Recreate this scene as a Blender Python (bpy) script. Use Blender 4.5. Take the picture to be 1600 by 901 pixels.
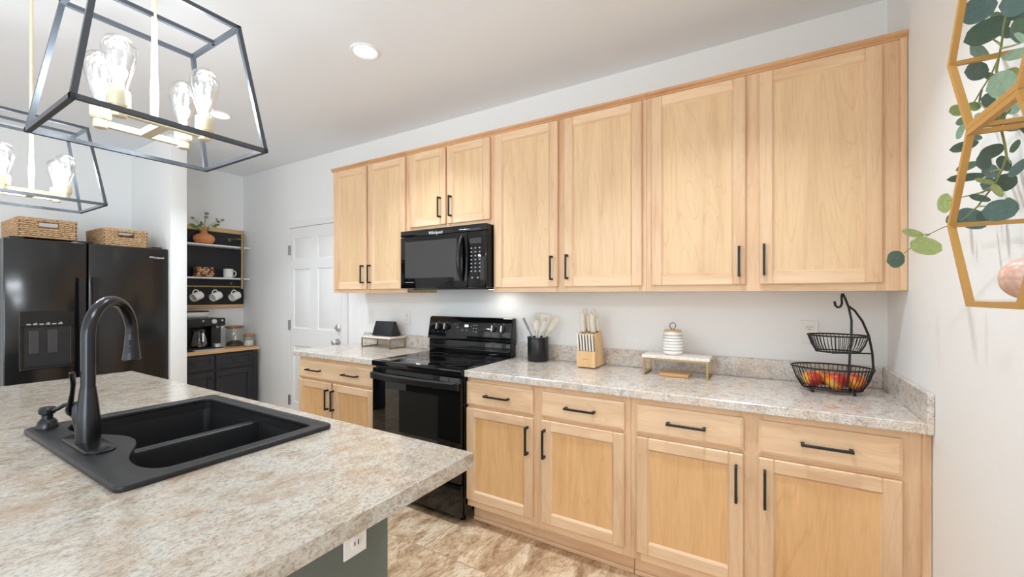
import bpy, bmesh, math, random
from mathutils import Vector, Matrix, Euler
random.seed(7)
PI = math.pi
for o in list(bpy.data.objects):
    bpy.data.objects.remove(o)
scene = bpy.context.scene
COL = scene.collection

# ------------------------------------------------------------------ camera
cam_data = bpy.data.cameras.new('camera')
cam_data.sensor_width = 36.0
cam_data.sensor_fit = 'HORIZONTAL'
cam_data.lens = 655.85 / 1600 * 36.0
cam_data.shift_y = 10.1 / 1600
cam_data.clip_start = 0.02
cam = bpy.data.objects.new('camera', cam_data)
COL.objects.link(cam)
cam.location = (-0.497, -2.6076, 1.3552)
cam.rotation_euler = (PI / 2, 0, 0.54166)
scene.camera = cam

# ------------------------------------------------------------------ world, exposure, big lights
scene.view_settings.view_transform = 'Standard'
scene.view_settings.look = 'None'
scene.view_settings.gamma = 1.0
scene.view_settings.use_curve_mapping = False
scene.view_settings.exposure = 0.80
scene.cycles.use_denoising = True
scene.cycles.max_bounces = 10
scene.cycles.diffuse_bounces = 7
scene.cycles.glossy_bounces = 5
scene.cycles.transmission_bounces = 8
scene.cycles.transparent_max_bounces = 12
scene.cycles.caustics_reflective = False
scene.cycles.caustics_refractive = False
scene.cycles.sample_clamp_indirect = 6.0

world = bpy.data.worlds.new('world')
scene.world = world
world.use_nodes = True
bg = world.node_tree.nodes['Background']
bg.inputs['Color'].default_value = (0.90, 0.95, 1.0, 1)
bg.inputs['Strength'].default_value = 1.5

def area_light(name, loc, rot, sx, sy, power, color=(1, 1, 1), spread=PI):
    d = bpy.data.lights.new(name, 'AREA')
    d.shape = 'RECTANGLE'
    d.size, d.size_y, d.energy, d.color = sx, sy, power, color
    d.spread = spread
    o = bpy.data.objects.new(name, d)
    COL.objects.link(o)
    o.location, o.rotation_euler = loc, rot
    return o
ROOM_Y = -6.4          # unseen rear wall; its three tall windows are added to light the room
DAY = (0.815, 0.975, 1.15)
for wx, wp in ((-4.5, 125), (-2.75, 290), (-1.0, 440)):
    area_light('added_window_light', (wx, ROOM_Y - 0.16, 1.22), (PI / 2, 0, PI), 1.5, 2.35, wp, DAY)  # area lamps added outside the invented rear windows
# added light for an invented window in the right wall, behind the camera
area_light('added_window_light', (0.17, -4.75, 1.35), (PI / 2, 0, PI / 2), 2.3, 2.0, 45, DAY)

# ------------------------------------------------------------------ object helpers
WORLD = {}       # object name -> world location (all roots are built unrotated)
def bmnew():
    return bmesh.new()

def box(bm, x0, x1, y0, y1, z0, z1, bev=0.0, mi=0, seg=1):
    x0, x1 = min(x0, x1), max(x0, x1); y0, y1 = min(y0, y1), max(y0, y1); z0, z1 = min(z0, z1), max(z0, z1)
    v = [bm.verts.new(p) for p in ((x0, y0, z0), (x1, y0, z0), (x1, y1, z0), (x0, y1, z0),
                                   (x0, y0, z1), (x1, y0, z1), (x1, y1, z1), (x0, y1, z1))]
    fs = [bm.faces.new([v[i] for i in f]) for f in
          ((0, 3, 2, 1), (4, 5, 6, 7), (0, 1, 5, 4), (1, 2, 6, 5), (2, 3, 7, 6), (3, 0, 4, 7))]
    for f in fs:
        f.material_index = mi
    if bev > 0:
        es = list({e for f in fs for e in f.edges})
        r = bmesh.ops.bevel(bm, geom=es, offset=bev, segments=seg, profile=0.5, affect='EDGES')
        for f in r['faces']:
            f.material_index = mi
    return v

def bar(bm, p0, p1, w, h, up=(0, 0, 1), mi=0, ext=0.0):
    """a straight bar of rectangular section between two points"""
    p0, p1 = Vector(p0), Vector(p1)
    d = (p1 - p0).normalized()
    p0 = p0 - d * ext; p1 = p1 + d * ext
    up = Vector(up)
    s = d.cross(up)
    if s.length < 1e-4:
        s = d.cross(Vector((1, 0, 0)))
    s.normalize()
    u = s.cross(d).normalized()
    q = [(-1, -1), (1, -1), (1, 1), (-1, 1)]
    a = [bm.verts.new(p0 + s * (w / 2 * i) + u * (h / 2 * j)) for i, j in q]
    b = [bm.verts.new(p1 + s * (w / 2 * i) + u * (h / 2 * j)) for i, j in q]
    fs = [bm.faces.new(a[::-1]), bm.faces.new(b)]
    for i in range(4):
        fs.append(bm.faces.new((a[i], a[(i + 1) % 4], b[(i + 1) % 4], b[i])))
    for f in fs:
        f.material_index = mi

def tube(bm, pts, r, seg=10, closed=False, mi=0, cap=True):
    """round tube along points; r a number or one radius per point"""
    pts = [Vector(p) for p in pts]
    n = len(pts)
    rr = r if isinstance(r, (list, tuple)) else [r] * n
    rings = []
    t0 = None
    for i, p in enumerate(pts):
        if closed:
            t = (pts[(i + 1) % n] - pts[i - 1]).normalized()
        else:
            t = (pts[min(i + 1, n - 1)] - pts[max(i - 1, 0)]).normalized()
        if t0 is None:
            a = Vector((0, 0, 1)) if abs(t.z) < 0.9 else Vector((1, 0, 0))
            nrm = t.cross(a).normalized()
        else:
            nrm = (nrm - t * nrm.dot(t))
            if nrm.length < 1e-6:
                nrm = t.cross(Vector((0.3, 0.5, 0.8)))
            nrm.normalize()
        t0 = t
        b = t.cross(nrm)
        rings.append([bm.verts.new(p + (nrm * math.cos(2 * PI * k / seg) + b * math.sin(2 * PI * k / seg)) * rr[i]) for k in range(seg)])
    m = n if closed else n - 1
    for i in range(m):
        A, B = rings[i], rings[(i + 1) % n]
        for k in range(seg):
            f = bm.faces.new((A[k], A[(k + 1) % seg], B[(k + 1) % seg], B[k]))
            f.material_index = mi
    if not closed and cap:
        bm.faces.new(rings[0][::-1]).material_index = mi
        bm.faces.new(rings[-1]).material_index = mi

def cyl(bm, p0, p1, r0, r1=None, seg=20, mi=0):
    tube(bm, [p0, p1], [r0, r0 if r1 is None else r1], seg, mi=mi)

def lathe(bm, prof, c=(0, 0, 0), seg=28, M=None, mi=0, cap0=True, cap1=True):
    """profile of (radius, height) about the vertical axis through c, or about M's z axis"""
    c = Vector(c)
    rings = []
    for r, z in prof:
        ring = []
        for k in range(seg):
            p = Vector((r * math.cos(2 * PI * k / seg), r * math.sin(2 * PI * k / seg), z))
            if M is not None:
                p = M @ p
            ring.append(bm.verts.new(p + c))
        rings.append(ring)
    for A, B in zip(rings, rings[1:]):
        for k in range(seg):
            bm.faces.new((A[k], A[(k + 1) % seg], B[(k + 1) % seg], B[k])).material_index = mi
    if cap0:
        bm.faces.new(rings[0][::-1]).material_index = mi
    if cap1:
        bm.faces.new(rings[-1]).material_index = mi

def ellipsoid(bm, c, rx, ry, rz, seg=20, rings=12, mi=0, rot=None):
    c = Vector(c)
    rows = []
    def P(x, y, z):
        v = Vector((x, y, z))
        if rot is not None:
            v = rot @ v
        return bm.verts.new(v + c)
    top, bot = P(0, 0, rz), P(0, 0, -rz)
    for i in range(1, rings):
        a = PI * i / rings
        rows.append([P(rx * math.sin(a) * math.cos(2 * PI * k / seg), ry * math.sin(a) * math.sin(2 * PI * k / seg), rz * math.cos(a)) for k in range(seg)])
    for k in range(seg):
        bm.faces.new((top, rows[0][k], rows[0][(k + 1) % seg])).material_index = mi
        bm.faces.new((bot, rows[-1][(k + 1) % seg], rows[-1][k])).material_index = mi
    for A, B in zip(rows, rows[1:]):
        for k in range(seg):
            bm.faces.new((A[k], B[k], B[(k + 1) % seg], A[(k + 1) % seg])).material_index = mi

def prism(bm, poly, vec, mi=0):
    """extrude a closed polygon of 3D points along vec"""
    vec = Vector(vec)
    a = [bm.verts.new(Vector(p)) for p in poly]
    b = [bm.verts.new(Vector(p) + vec) for p in poly]
    n = len(a)
    bm.faces.new(a[::-1]).material_index = mi
    bm.faces.new(b).material_index = mi
    for i in range(n):
        bm.faces.new((a[i], a[(i + 1) % n], b[(i + 1) % n], b[i])).material_index = mi

def finish(bm, name, mats, smooth=35):
    bmesh.ops.recalc_face_normals(bm, faces=bm.faces[:])
    me = bpy.data.meshes.new(name)
    bm.to_mesh(me)
    bm.free()
    for m in (mats if isinstance(mats, (list, tuple)) else [mats]):
        me.materials.append(m)
    if smooth:
        me.polygons.foreach_set('use_smooth', [True] * len(me.polygons))
        me.set_sharp_from_angle(angle=math.radians(smooth))
    return me

def part(name, bm, mats, parent, smooth=35, label=None):
    """world-space bmesh -> a child mesh of parent (all origins at the thing's base)"""
    w = Vector(WORLD[parent.name])
    bmesh.ops.translate(bm, verts=bm.verts[:], vec=-w)
    me = finish(bm, name, mats, smooth)
    o = bpy.data.objects.new(name, me)
    COL.objects.link(o)
    o.parent = parent
    WORLD[o.name] = tuple(w)
    if label:
        o['label'] = label
    return o

def tag(o, label, cat, group=None):
    o['label'] = label; o['category'] = cat
    if group:
        o['group'] = group
    return o

def thing(name, label, cat, loc, group=None):
    o = bpy.data.objects.new(name, None)
    o.empty_display_size = 0.05
    COL.objects.link(o)
    o.location = loc
    WORLD[o.name] = tuple(loc)
    return tag(o, label, cat, group)

def solo(name, bm, mats, label, cat, group=None, smooth=35):
    """a thing that is one mesh; origin at its base centre"""
    xs = [v.co.x for v in bm.verts]; ys = [v.co.y for v in bm.verts]; zs = [v.co.z for v in bm.verts]
    w = Vector(((min(xs) + max(xs)) / 2, (min(ys) + max(ys)) / 2, min(zs)))
    bmesh.ops.translate(bm, verts=bm.verts[:], vec=-w)
    o = bpy.data.objects.new(name, finish(bm, name, mats, smooth))
    COL.objects.link(o)
    o.location = w
    WORLD[o.name] = tuple(w)
    return tag(o, label, cat, group)

def struct(name, bm, mats, parent=None, smooth=30):
    if parent is not None:
        return part(name, bm, mats, parent, smooth)
    o = bpy.data.objects.new(name, finish(bm, name, mats, smooth))
    COL.objects.link(o)
    WORLD[o.name] = (0, 0, 0)
    o['kind'] = 'structure'
    return o

def dup(root, loc, label=None, group=None, rotz=None):
    r = root.copy(); COL.objects.link(r); r.location = loc
    WORLD[r.name] = tuple(loc)
    if rotz is not None:
        r.rotation_euler = (0, 0, rotz)
    if label:
        r['label'] = label
    if group:
        r['group'] = group
    for ch in list(root.children):
        c = ch.copy(); COL.objects.link(c); c.parent = r
        for g in list(ch.children):
            d = g.copy(); COL.objects.link(d); d.parent = c
    return r

def text_bm(body, size, M, extrude=0.0004):
    """lettering as a mesh, placed by M (x = reading direction, y = up)"""
    cu = bpy.data.curves.new('lettering', 'FONT')
    cu.body = body; cu.size = size; cu.extrude = extrude
    cu.align_x = 'CENTER'; cu.align_y = 'CENTER'
    o = bpy.data.objects.new('lettering', cu)
    COL.objects.link(o)
    dg = bpy.context.evaluated_depsgraph_get()
    me = bpy.data.meshes.new_from_object(o.evaluated_get(dg))
    bpy.data.objects.remove(o)
    bm = bmesh.new()
    bm.from_mesh(me)
    bpy.data.meshes.remove(me)
    bm.transform(M)
    return bm

def face_matrix(loc, right, up):
    r, u = Vector(right).normalized(), Vector(up).normalized()
    n = r.cross(u)
    return Matrix(((r.x, u.x, n.x, loc[0]), (r.y, u.y, n.y, loc[1]), (r.z, u.z, n.z, loc[2]), (0, 0, 0, 1)))

# ------------------------------------------------------------------ materials
def srgb(r, g, b):
    f = lambda c: (c / 255 / 12.92) if c / 255 <= 0.04045 else ((c / 255 + 0.055) / 1.055) ** 2.4
    return (f(r), f(g), f(b), 1.0)

def mat(name, color, rough=0.5, metal=0.0, spec=0.5, coat=0.0):
    m = bpy.data.materials.new(name)
    m.use_nodes = True
    b = m.node_tree.nodes['Principled BSDF']
    b.inputs['Base Color'].default_value = color
    b.inputs['Roughness'].default_value = rough
    b.inputs['Metallic'].default_value = metal
    b.inputs['Specular IOR Level'].default_value = spec
    b.inputs['Coat Weight'].default_value = coat
    b.inputs['Coat Roughness'].default_value = 0.05
    return m

class NT:
    """small node helper"""
    def __init__(self, m):
        self.m, self.t = m, m.node_tree
        self.b = self.t.nodes['Principled BSDF']
    def n(self, kind, **kw):
        x = self.t.nodes.new(kind)
        for k, v in kw.items():
            if k in x.inputs.keys() if hasattr(x.inputs, 'keys') else False:
                x.inputs[k].default_value = v
            else:
                setattr(x, k, v)
        return x
    def l(self, a, b):
        self.t.links.new(a, b)
    def coords(self, scale, rand=True):
        tc = self.n('ShaderNodeTexCoord')
        mp = self.n('ShaderNodeMapping')
        mp.inputs['Scale'].default_value = scale
        if rand:
            oi = self.n('ShaderNodeObjectInfo')
            mul = self.n('ShaderNodeVectorMath'); mul.operation = 'SCALE'
            mul.inputs[0].default_value = (13.7, 7.3, 5.1)
            self.l(oi.outputs['Random'], mul.inputs['Scale'])
            add = self.n('ShaderNodeVectorMath'); add.operation = 'ADD'
            self.l(tc.outputs['Object'], add.inputs[0]); self.l(mul.outputs[0], add.inputs[1])
            self.l(add.outputs[0], mp.inputs['Vector'])
        else:
            self.l(tc.outputs['Object'], mp.inputs['Vector'])
        return mp.outputs['Vector']
    def noise(self, vec, scale, detail=4, rough=0.55, dist=0.0):
        x = self.n('ShaderNodeTexNoise')
        x.inputs['Scale'].default_value = scale
        x.inputs['Detail'].default_value = detail
        x.inputs['Roughness'].default_value = rough
        x.inputs['Distortion'].default_value = dist
        self.l(vec, x.inputs['Vector'])
        return x.outputs['Fac']
    def ramp(self, fac, stops):
        r = self.n('ShaderNodeValToRGB')
        e = r.color_ramp.elements
        while len(e) < len(stops):
            e.new(0.5)
        for i, (p, c) in enumerate(stops):
            e[i].position = p
            e[i].color = c
        self.l(fac, r.inputs['Fac'])
        return r.outputs['Color']
    def mix(self, fac, a, b, mode='MIX'):
        x = self.n('ShaderNodeMix'); x.data_type = 'RGBA'; x.blend_type = mode
        if isinstance(fac, float):
            x.inputs[0].default_value = fac
        else:
            self.l(fac, x.inputs[0])
        for s, i in ((a, 6), (b, 7)):
            if isinstance(s, tuple):
                x.inputs[i].default_value = s
            else:
                self.l(s, x.inputs[i])
        return x.outputs[2]
    def bump(self, h, strength=0.1, dist=0.01):
        x = self.n('ShaderNodeBump')
        x.inputs['Strength'].default_value = strength
        x.inputs['Distance'].default_value = dist
        self.l(h, x.inputs['Height'])
        self.l(x.outputs['Normal'], self.b.inputs['Normal'])

def wood(name, light, dark, axis='z', rough=0.38, fig=1.0):
    m = mat(name, light, rough)
    t = NT(m)
    long, wide = 0.9, 9.0
    sc = {'z': (wide, wide, long), 'x': (long, wide, wide), 'y': (wide, long, wide)}[axis]
    v = t.coords(sc)
    a = t.noise(v, 1.1, 3, 0.5, 0.9)                  # broad figure
    sc2 = tuple(s * 6 for s in sc)
    v2 = t.coords(sc2)
    b = t.noise(v2, 1.6, 5, 0.65, 0.3)                # fine grain
    ca = t.ramp(a, [(0.30, dark), (0.50, light), (0.62, tuple(min(1, c * 1.05) for c in light[:3]) + (1,)), (0.75, tuple((c + d) / 2 for c, d in zip(light, dark)))])
    md = tuple(c * 0.90 for c in light[:3]) + (1,)
    cb = t.ramp(b, [(0.35, (0.90, 0.865, 0.82, 1)), (0.6, (1, 1, 1, 1))])
    c = t.mix(0.55 * fig, ca, cb, 'MULTIPLY')
    # thin darker growth-ring lines
    v3 = t.coords(tuple(s * 0.6 for s in sc))
    n3 = t.noise(v3, 1.0, 2, 0.4, 1.2)
    w = t.n('ShaderNodeMath'); w.operation = 'PINGPONG'; w.inputs[1].default_value = 0.045
    t.l(n3, w.inputs[0])
    lines = t.ramp(w.outputs[0], [(0.0, (0.90, 0.85, 0.78, 1)), (0.006, (1, 1, 1, 1))])
    c = t.mix(0.8 * fig, c, lines, 'MULTIPLY')
    t.l(c, t.b.inputs['Base Color'])
    return m

M = {}
M['wall'] = mat('wall_paint', srgb(239, 240, 239), 0.75, spec=0.2)
_t = NT(M['wall']); _t.bump(_t.noise(_t.coords((1, 1, 1), False), 130, 3), 0.10, 0.002)
M['ceiling'] = mat('ceiling_paint', srgb(238, 242, 247), 0.85, spec=0.1)
M['white'] = mat('white_enamel', srgb(238, 238, 237), 0.4)
M['plate'] = mat('white_plastic', srgb(236, 235, 231), 0.35)
M['slot'] = mat('dark_slot', srgb(40, 40, 40), 0.6)
M['panel'] = wood('maple_panel', srgb(229, 195, 153), srgb(220, 182, 139), 'z')
M['panel_low'] = wood('maple_panel_amber', srgb(229, 184, 131), srgb(216, 167, 112), 'z')  # stronger amber of the lower doors partly carries the light there in its colour
M['stile'] = wood('maple_stile', srgb(228, 194, 156), srgb(213, 172, 133), 'z')
M['rail'] = wood('maple_rail', srgb(236, 203, 166), srgb(223, 184, 144), 'x')
M['crown'] = wood('maple_crown', srgb(214, 165, 118), srgb(196, 142, 96), 'x')
M['handle'] = mat('black_handle', srgb(24, 22, 22), 0.42)
M['appliance'] = mat('black_gloss', srgb(12, 12, 13), 0.08, spec=0.5)
M['glass_black'] = mat('black_glass', srgb(9, 9, 10), 0.03, spec=0.38)
M['window_black'] = mat('oven_window', srgb(26, 25, 24), 0.03, spec=0.95)
M['fridge'] = mat('black_textured_steel', srgb(22, 22, 23), 0.17, spec=0.6)
M['satin_black'] = mat('black_satin', srgb(22, 22, 23), 0.32)
M['matte_black'] = mat('black_matte', srgb(26, 26, 27), 0.6)
M['composite'] = mat('black_composite', srgb(30, 30, 31), 0.42)
_t = NT(M['composite']); _t.bump(_t.noise(_t.coords((1, 1, 1), False), 700, 2), 0.12, 0.001)
M['faucet'] = mat('dark_bronze', srgb(58, 58, 60), 0.25, metal=0.85)
M['chrome'] = mat('satin_nickel', srgb(212, 210, 206), 0.34, metal=0.75)
M['brass'] = mat('brushed_brass', srgb(172, 146, 98), 0.35, metal=0.85)
M['brass_pale'] = mat('pale_brass', srgb(232, 224, 194), 0.38, metal=0.45)
M['gold'] = mat('gold_frame', srgb(201, 156, 88), 0.45, metal=0.4)
M['lantern'] = mat('dark_lantern_metal', srgb(92, 97, 104), 0.33, metal=0.75)
M['ink'] = mat('white_print', srgb(225, 225, 225), 0.5)
M['ink_grey'] = mat('grey_print', srgb(150, 150, 150), 0.5)
M['sage'] = mat('sage_paint', srgb(98, 106, 100), 0.5)
M['nook'] = mat('charcoal_paint', srgb(40, 41, 45), 0.5)
M['nook_panel'] = mat('black_board', srgb(34, 35, 40), 0.55)
M['ceramic'] = mat('white_ceramic', srgb(240, 238, 232), 0.25)
M['cream'] = mat('cream_plastic', srgb(234, 226, 211), 0.4)
M['grey_cream'] = mat('grey_silicone', srgb(222, 220, 214), 0.5)
M['blade'] = mat('knife_steel', srgb(150, 152, 152), 0.3, metal=0.9)
M['terracotta'] = mat('terracotta', srgb(226, 150, 96), 0.6)
M['oak'] = wood('light_oak', srgb(226, 184, 134), srgb(205, 158, 106), 'y')
M['oak_x'] = wood('light_oak_board', srgb(224, 186, 134), srgb(200, 156, 102), 'x')
M['block'] = wood('knife_block_wood', srgb(232, 196, 146), srgb(216, 174, 120), 'z')
M['acacia'] = wood('brown_lid_wood', srgb(170, 118, 76), srgb(140, 92, 56), 'y')

def counter_mat(name, tones, speck, fleck, warm, k_=1.0):
    m = mat(name, tones[1], 0.16, spec=0.6)
    t = NT(m)
    st = (1.0, 0.6, 1.0)
    a = t.noise(t.coords(st, False), 26, 7, 0.66, 0.5)
    c = t.ramp(a, list(zip((0.33, 0.46, 0.57, 0.68), tones)))
    b = t.noise(t.coords(st, False), 150, 6, 0.78, 0.7)
    sp = t.ramp(b, [(0.33, speck), (0.44, srgb(222, 215, 208)), (0.52, (1, 1, 1, 1))])
    c = t.mix(0.9, c, sp, 'MULTIPLY')
    e = t.noise(t.coords((1, 0.7, 1), False), 72, 5, 0.72, 0.8)
    fl = t.ramp(e, [(0.60, (0, 0, 0, 1)), (0.66, (0.6, 0.6, 0.6, 1))])
    c = t.mix(fl, c, fleck)
    d = t.noise(t.coords((1, 1, 1), False), 8, 4, 0.6, 0.6)
    gr = t.ramp(d, [(0.46, (0, 0, 0, 1)), (0.66, (0.7, 0.7, 0.7, 1))])
    c = t.mix(gr, c, t.mix(0.5, c, warm))
    c = t.mix(1.0, c, (k_, k_, k_, 1), 'MULTIPLY')
    t.l(c, t.b.inputs['Base Color'])
    return m
M['counter'] = counter_mat('granite_laminate', (srgb(188, 180, 171), srgb(217, 211, 203), srgb(233, 230, 225), srgb(197, 198, 199)), srgb(92, 86, 84), srgb(112, 104, 100), srgb(220, 184, 142))  # tan patches partly stand in for the warm reflection of the cabinets
M['counter_island'] = counter_mat('granite_laminate_dimmed', (srgb(198, 180, 158), srgb(224, 214, 198), srgb(238, 232, 219), srgb(212, 208, 200)), srgb(150, 128, 110), srgb(158, 134, 116), srgb(206, 172, 138), 0.68)  # same laminate, tone shifted and dimmed to offset the light on the island

def floor_mat():
    m = mat('stone_tile', srgb(176, 150, 124), 0.32)
    t = NT(m)
    br = t.n('ShaderNodeTexBrick')
    br.offset = 0.5
    br.inputs['Scale'].default_value = 1.0
    br.inputs['Brick Width'].default_value = 0.46
    br.inputs['Row Height'].default_value = 0.46
    br.inputs['Mortar Size'].default_value = 0.004
    br.inputs['Mortar Smooth'].default_value = 0.3
    br.inputs['Color1'].default_value = (0.25, 0.25, 0.25, 1)
    br.inputs['Color2'].default_value = (0.85, 0.85, 0.85, 1)
    br.inputs['Mortar'].default_value = (0, 0, 0, 1)
    t.l(t.coords((1, 1, 1), False), br.inputs['Vector'])
    # each tile turns its veining through a different offset
    off = t.n('ShaderNodeVectorMath'); off.operation = 'SCALE'
    off.inputs['Scale'].default_value = 6.0
    t.l(br.outputs['Color'], off.inputs[0])
    add = t.n('ShaderNodeVectorMath'); add.operation = 'ADD'
    t.l(t.coords((1.0, 0.45, 1), False), add.inputs[0]); t.l(off.outputs[0], add.inputs[1])
    a = t.noise(add.outputs[0], 9.0, 9, 0.70, 0.7)
    c = t.ramp(a, [(0.30, srgb(140, 112, 86)), (0.42, srgb(184, 154, 122)), (0.52, srgb(213, 186, 152)), (0.62, srgb(234, 216, 188)), (0.74, srgb(194, 164, 132))])
    f = t.noise(add.outputs[0], 48.0, 5, 0.7, 0.5)
    c = t.mix(0.7, c, t.ramp(f, [(0.34, srgb(186, 164, 142)), (0.52, (1, 1, 1, 1))]), 'MULTIPLY')
    c = t.mix(br.outputs['Fac'], c, srgb(186, 160, 132))
    t.l(c, t.b.inputs['Base Color'])
    return m
M['floor'] = floor_mat()

def marble_mat():
    m = mat('white_marble', srgb(232, 226, 218), 0.3)
    t = NT(m)
    a = t.noise(t.coords((1, 1, 1)), 14, 6, 0.6, 2.0)
    t.l(t.ramp(a, [(0.4, srgb(236, 232, 226)), (0.52, srgb(226, 214, 200)), (0.6, srgb(238, 234, 229))]), t.b.inputs['Base Color'])
    return m
M['marble'] = marble_mat()

def wicker_mat():
    m = mat('wicker', srgb(190, 154, 112), 0.7)
    t = NT(m)
    a = t.noise(t.coords((1, 1, 3)), 60, 4, 0.6)
    t.l(t.ramp(a, [(0.32, srgb(126, 92, 60)), (0.5, srgb(196, 160, 118)), (0.68, srgb(226, 198, 158))]), t.b.inputs['Base Color'])
    return m
M['wicker'] = wicker_mat()
M['wicker_dark'] = mat('wicker_core', srgb(112, 82, 56), 0.8)

def fruit_mat():
    m = mat('apple_skin', srgb(200, 60, 30), 0.3, coat=0.3)
    t = NT(m)
    a = t.noise(t.coords((1, 1, 0.35)), 26, 3, 0.5)
    b = t.noise(t.coords((1, 1, 1)), 9, 2, 0.5)
    x = t.n('ShaderNodeMath'); x.operation = 'ADD'
    t.l(a, x.inputs[0]); t.l(b, x.inputs[1])
    y = t.n('ShaderNodeMath'); y.operation = 'MULTIPLY'; y.inputs[1].default_value = 0.5
    t.l(x.outputs[0], y.inputs[0])
    t.l(t.ramp(y.outputs[0], [(0.40, srgb(168, 32, 26)), (0.50, srgb(206, 62, 30)), (0.555, srgb(240, 150, 40)), (0.64, srgb(246, 204, 84))]), t.b.inputs['Base Color'])
    return m
M['fruit'] = fruit_mat()

def leaf_mat():
    m = mat('eucalyptus_leaf', srgb(70, 96, 84), 0.55)
    t = NT(m)
    at = t.n('ShaderNodeAttribute'); at.attribute_name = 'leaf_tone'
    a = t.noise(t.coords((1, 1, 1), False), 70, 3, 0.6, 1.0)
    k = t.ramp(a, [(0.3, (0.80, 0.82, 0.82, 1)), (0.7, (1.12, 1.1, 1.05, 1))])
    t.l(t.mix(1.0, at.outputs['Color'], k, 'MULTIPLY'), t.b.inputs['Base Color'])
    return m
M['leaf'] = leaf_mat()
M['stem'] = mat('leaf_stem', srgb(134, 140, 84), 0.6)
M['stem_dark'] = mat('dark_twig', srgb(104, 84, 66), 0.7)

def clear_glass(name, tint=(1, 1, 1, 1), base=0.04, edge=0.55):
    """thin clear glass: see-through, brighter at grazing angles"""
    m = bpy.data.materials.new(name); m.use_nodes = True
    nt = m.node_tree; nt.nodes.clear()
    out = nt.nodes.new('ShaderNodeOutputMaterial')
    tr = nt.nodes.new('ShaderNodeBsdfTransparent'); tr.inputs['Color'].default_value = tint
    gl = nt.nodes.new('ShaderNodeBsdfGlossy'); gl.inputs['Roughness'].default_value = 0.03
    lw = nt.nodes.new('ShaderNodeLayerWeight'); lw.inputs['Blend'].default_value = 0.35
    mr = nt.nodes.new('ShaderNodeMapRange')
    mr.inputs['To Min'].default_value = base; mr.inputs['To Max'].default_value = edge
    mx = nt.nodes.new('ShaderNodeMixShader')
    nt.links.new(lw.outputs['Facing'], mr.inputs['Value'])
    nt.links.new(mr.outputs['Result'], mx.inputs['Fac'])
    nt.links.new(tr.outputs[0], mx.inputs[1]); nt.links.new(gl.outputs[0], mx.inputs[2])
    nt.links.new(mx.outputs[0], out.inputs['Surface'])
    return m
M['glass'] = clear_glass('clear_glass', (0.985, 0.99, 0.985, 1), 0.05, 0.40)
M['bulb_glass'] = clear_glass('bulb_glass', (0.97, 0.98, 0.98, 1), 0.13, 0.8)

def emit(name, color, strength):
    m = bpy.data.materials.new(name); m.use_nodes = True
    b = m.node_tree.nodes['Principled BSDF']
    b.inputs['Base Color'].default_value = color
    b.inputs['Emission Color'].default_value = color
    b.inputs['Emission Strength'].default_value = strength
    return m
M['filament'] = emit('glowing_filament', (1, 0.97, 0.92, 1), 14.0)
M['lamp'] = emit('lit_lens', (1, 0.98, 0.95, 1), 4.0)
M['screen_led'] = emit('lit_display', (0.85, 0.95, 1, 1), 1.5)

# ================================================================== THE ROOM
CEIL = 2.75
XL = -5.77
b = bmnew(); box(b, XL - 0.1, 0.1, ROOM_Y - 0.1, 0.1, -0.06, 0.0); struct('floor', b, M['floor'])
b = bmnew(); box(b, XL - 0.1, 0.1, ROOM_Y - 0.1, 0.1, CEIL, CEIL + 0.08); struct('ceiling', b, M['ceiling'])
b = bmnew(); box(b, XL - 0.1, 0.1, 0.0, 0.1, 0, CEIL); struct('wall_back', b, M['wall'])
b = bmnew()
box(b, 0.0, 0.1, -3.55, 0.0, 0, CEIL)
box(b, 0.0, 0.1, -5.95, -3.55, 0, 0.3); box(b, 0.0, 0.1, -5.95, -3.55, 2.4, CEIL)
box(b, 0.0, 0.1, ROOM_Y, -5.95, 0, CEIL)
struct('wall_right', b, M['wall'])
b = bmnew(); box(b, XL - 0.1, XL, ROOM_Y, 0.0, 0, CEIL); struct('wall_left', b, M['wall'])
b = bmnew()
xs = [XL, -5.25, -3.75, -3.5, -2.0, -1.75, -0.25, 0.0]
for i in range(0, 7, 2):
    box(b, xs[i], xs[i + 1], ROOM_Y - 0.1, ROOM_Y, 0, CEIL)
for i in range(1, 7, 2):
    box(b, xs[i], xs[i + 1], ROOM_Y - 0.1, ROOM_Y, 2.45, CEIL)
    box(b, xs[i], xs[i + 1], ROOM_Y - 0.1, ROOM_Y, 0, 0.04)
struct('wall_rear', b, M['wall'])
b = bmnew(); box(b, XL, -4.9, -1.02, -0.897, 0, CEIL, 0.006, 0, 2); struct('wall_partition', b, M['wall'])
n = 0
for x0, x1 in ((-5.25, -3.75), (-3.5, -2.0), (-1.75, -0.25)):
    n += 1
    b = bmnew()
    for a, c in ((x0, x0 + 0.05), (x1 - 0.05, x1), ((x0 + x1) / 2 - 0.025, (x0 + x1) / 2 + 0.025)):
        box(b, a, c, ROOM_Y - 0.08, ROOM_Y + 0.01, 0.04, 2.45)
    for a, c in ((0.04, 0.11), (2.39, 2.45)):
        box(b, x0, x1, ROOM_Y - 0.075, ROOM_Y + 0.005, a, c)
    struct('window_%d' % n, b, M['white'])  # invented windows behind the camera, put in as light sources
b = bmnew()
for a, c in ((-5.95, -5.9), (-4.775, -4.725), (-3.6, -3.55)):
    box(b, -0.01, 0.08, a, c, 0.3, 2.4)
for a, c in ((0.3, 0.36), (2.34, 2.4)):
    box(b, -0.005, 0.075, -5.95, -3.55, a, c)
struct('window_4', b, M['white'])  # unseen window added in the right wall to bring in light
# baseboards where the walls run down to the floor
b = bmnew(); box(b, XL, -4.86, -0.012, 0, 0, 0.085, 0.004); box(b, -3.868, -3.67, -0.012, 0, 0, 0.085, 0.004); struct('baseboard_back', b, M['white'])
b = bmnew(); box(b, -0.012, 0, ROOM_Y, -0.66, 0, 0.085, 0.004); struct('baseboard_right', b, M['white'])

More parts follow.
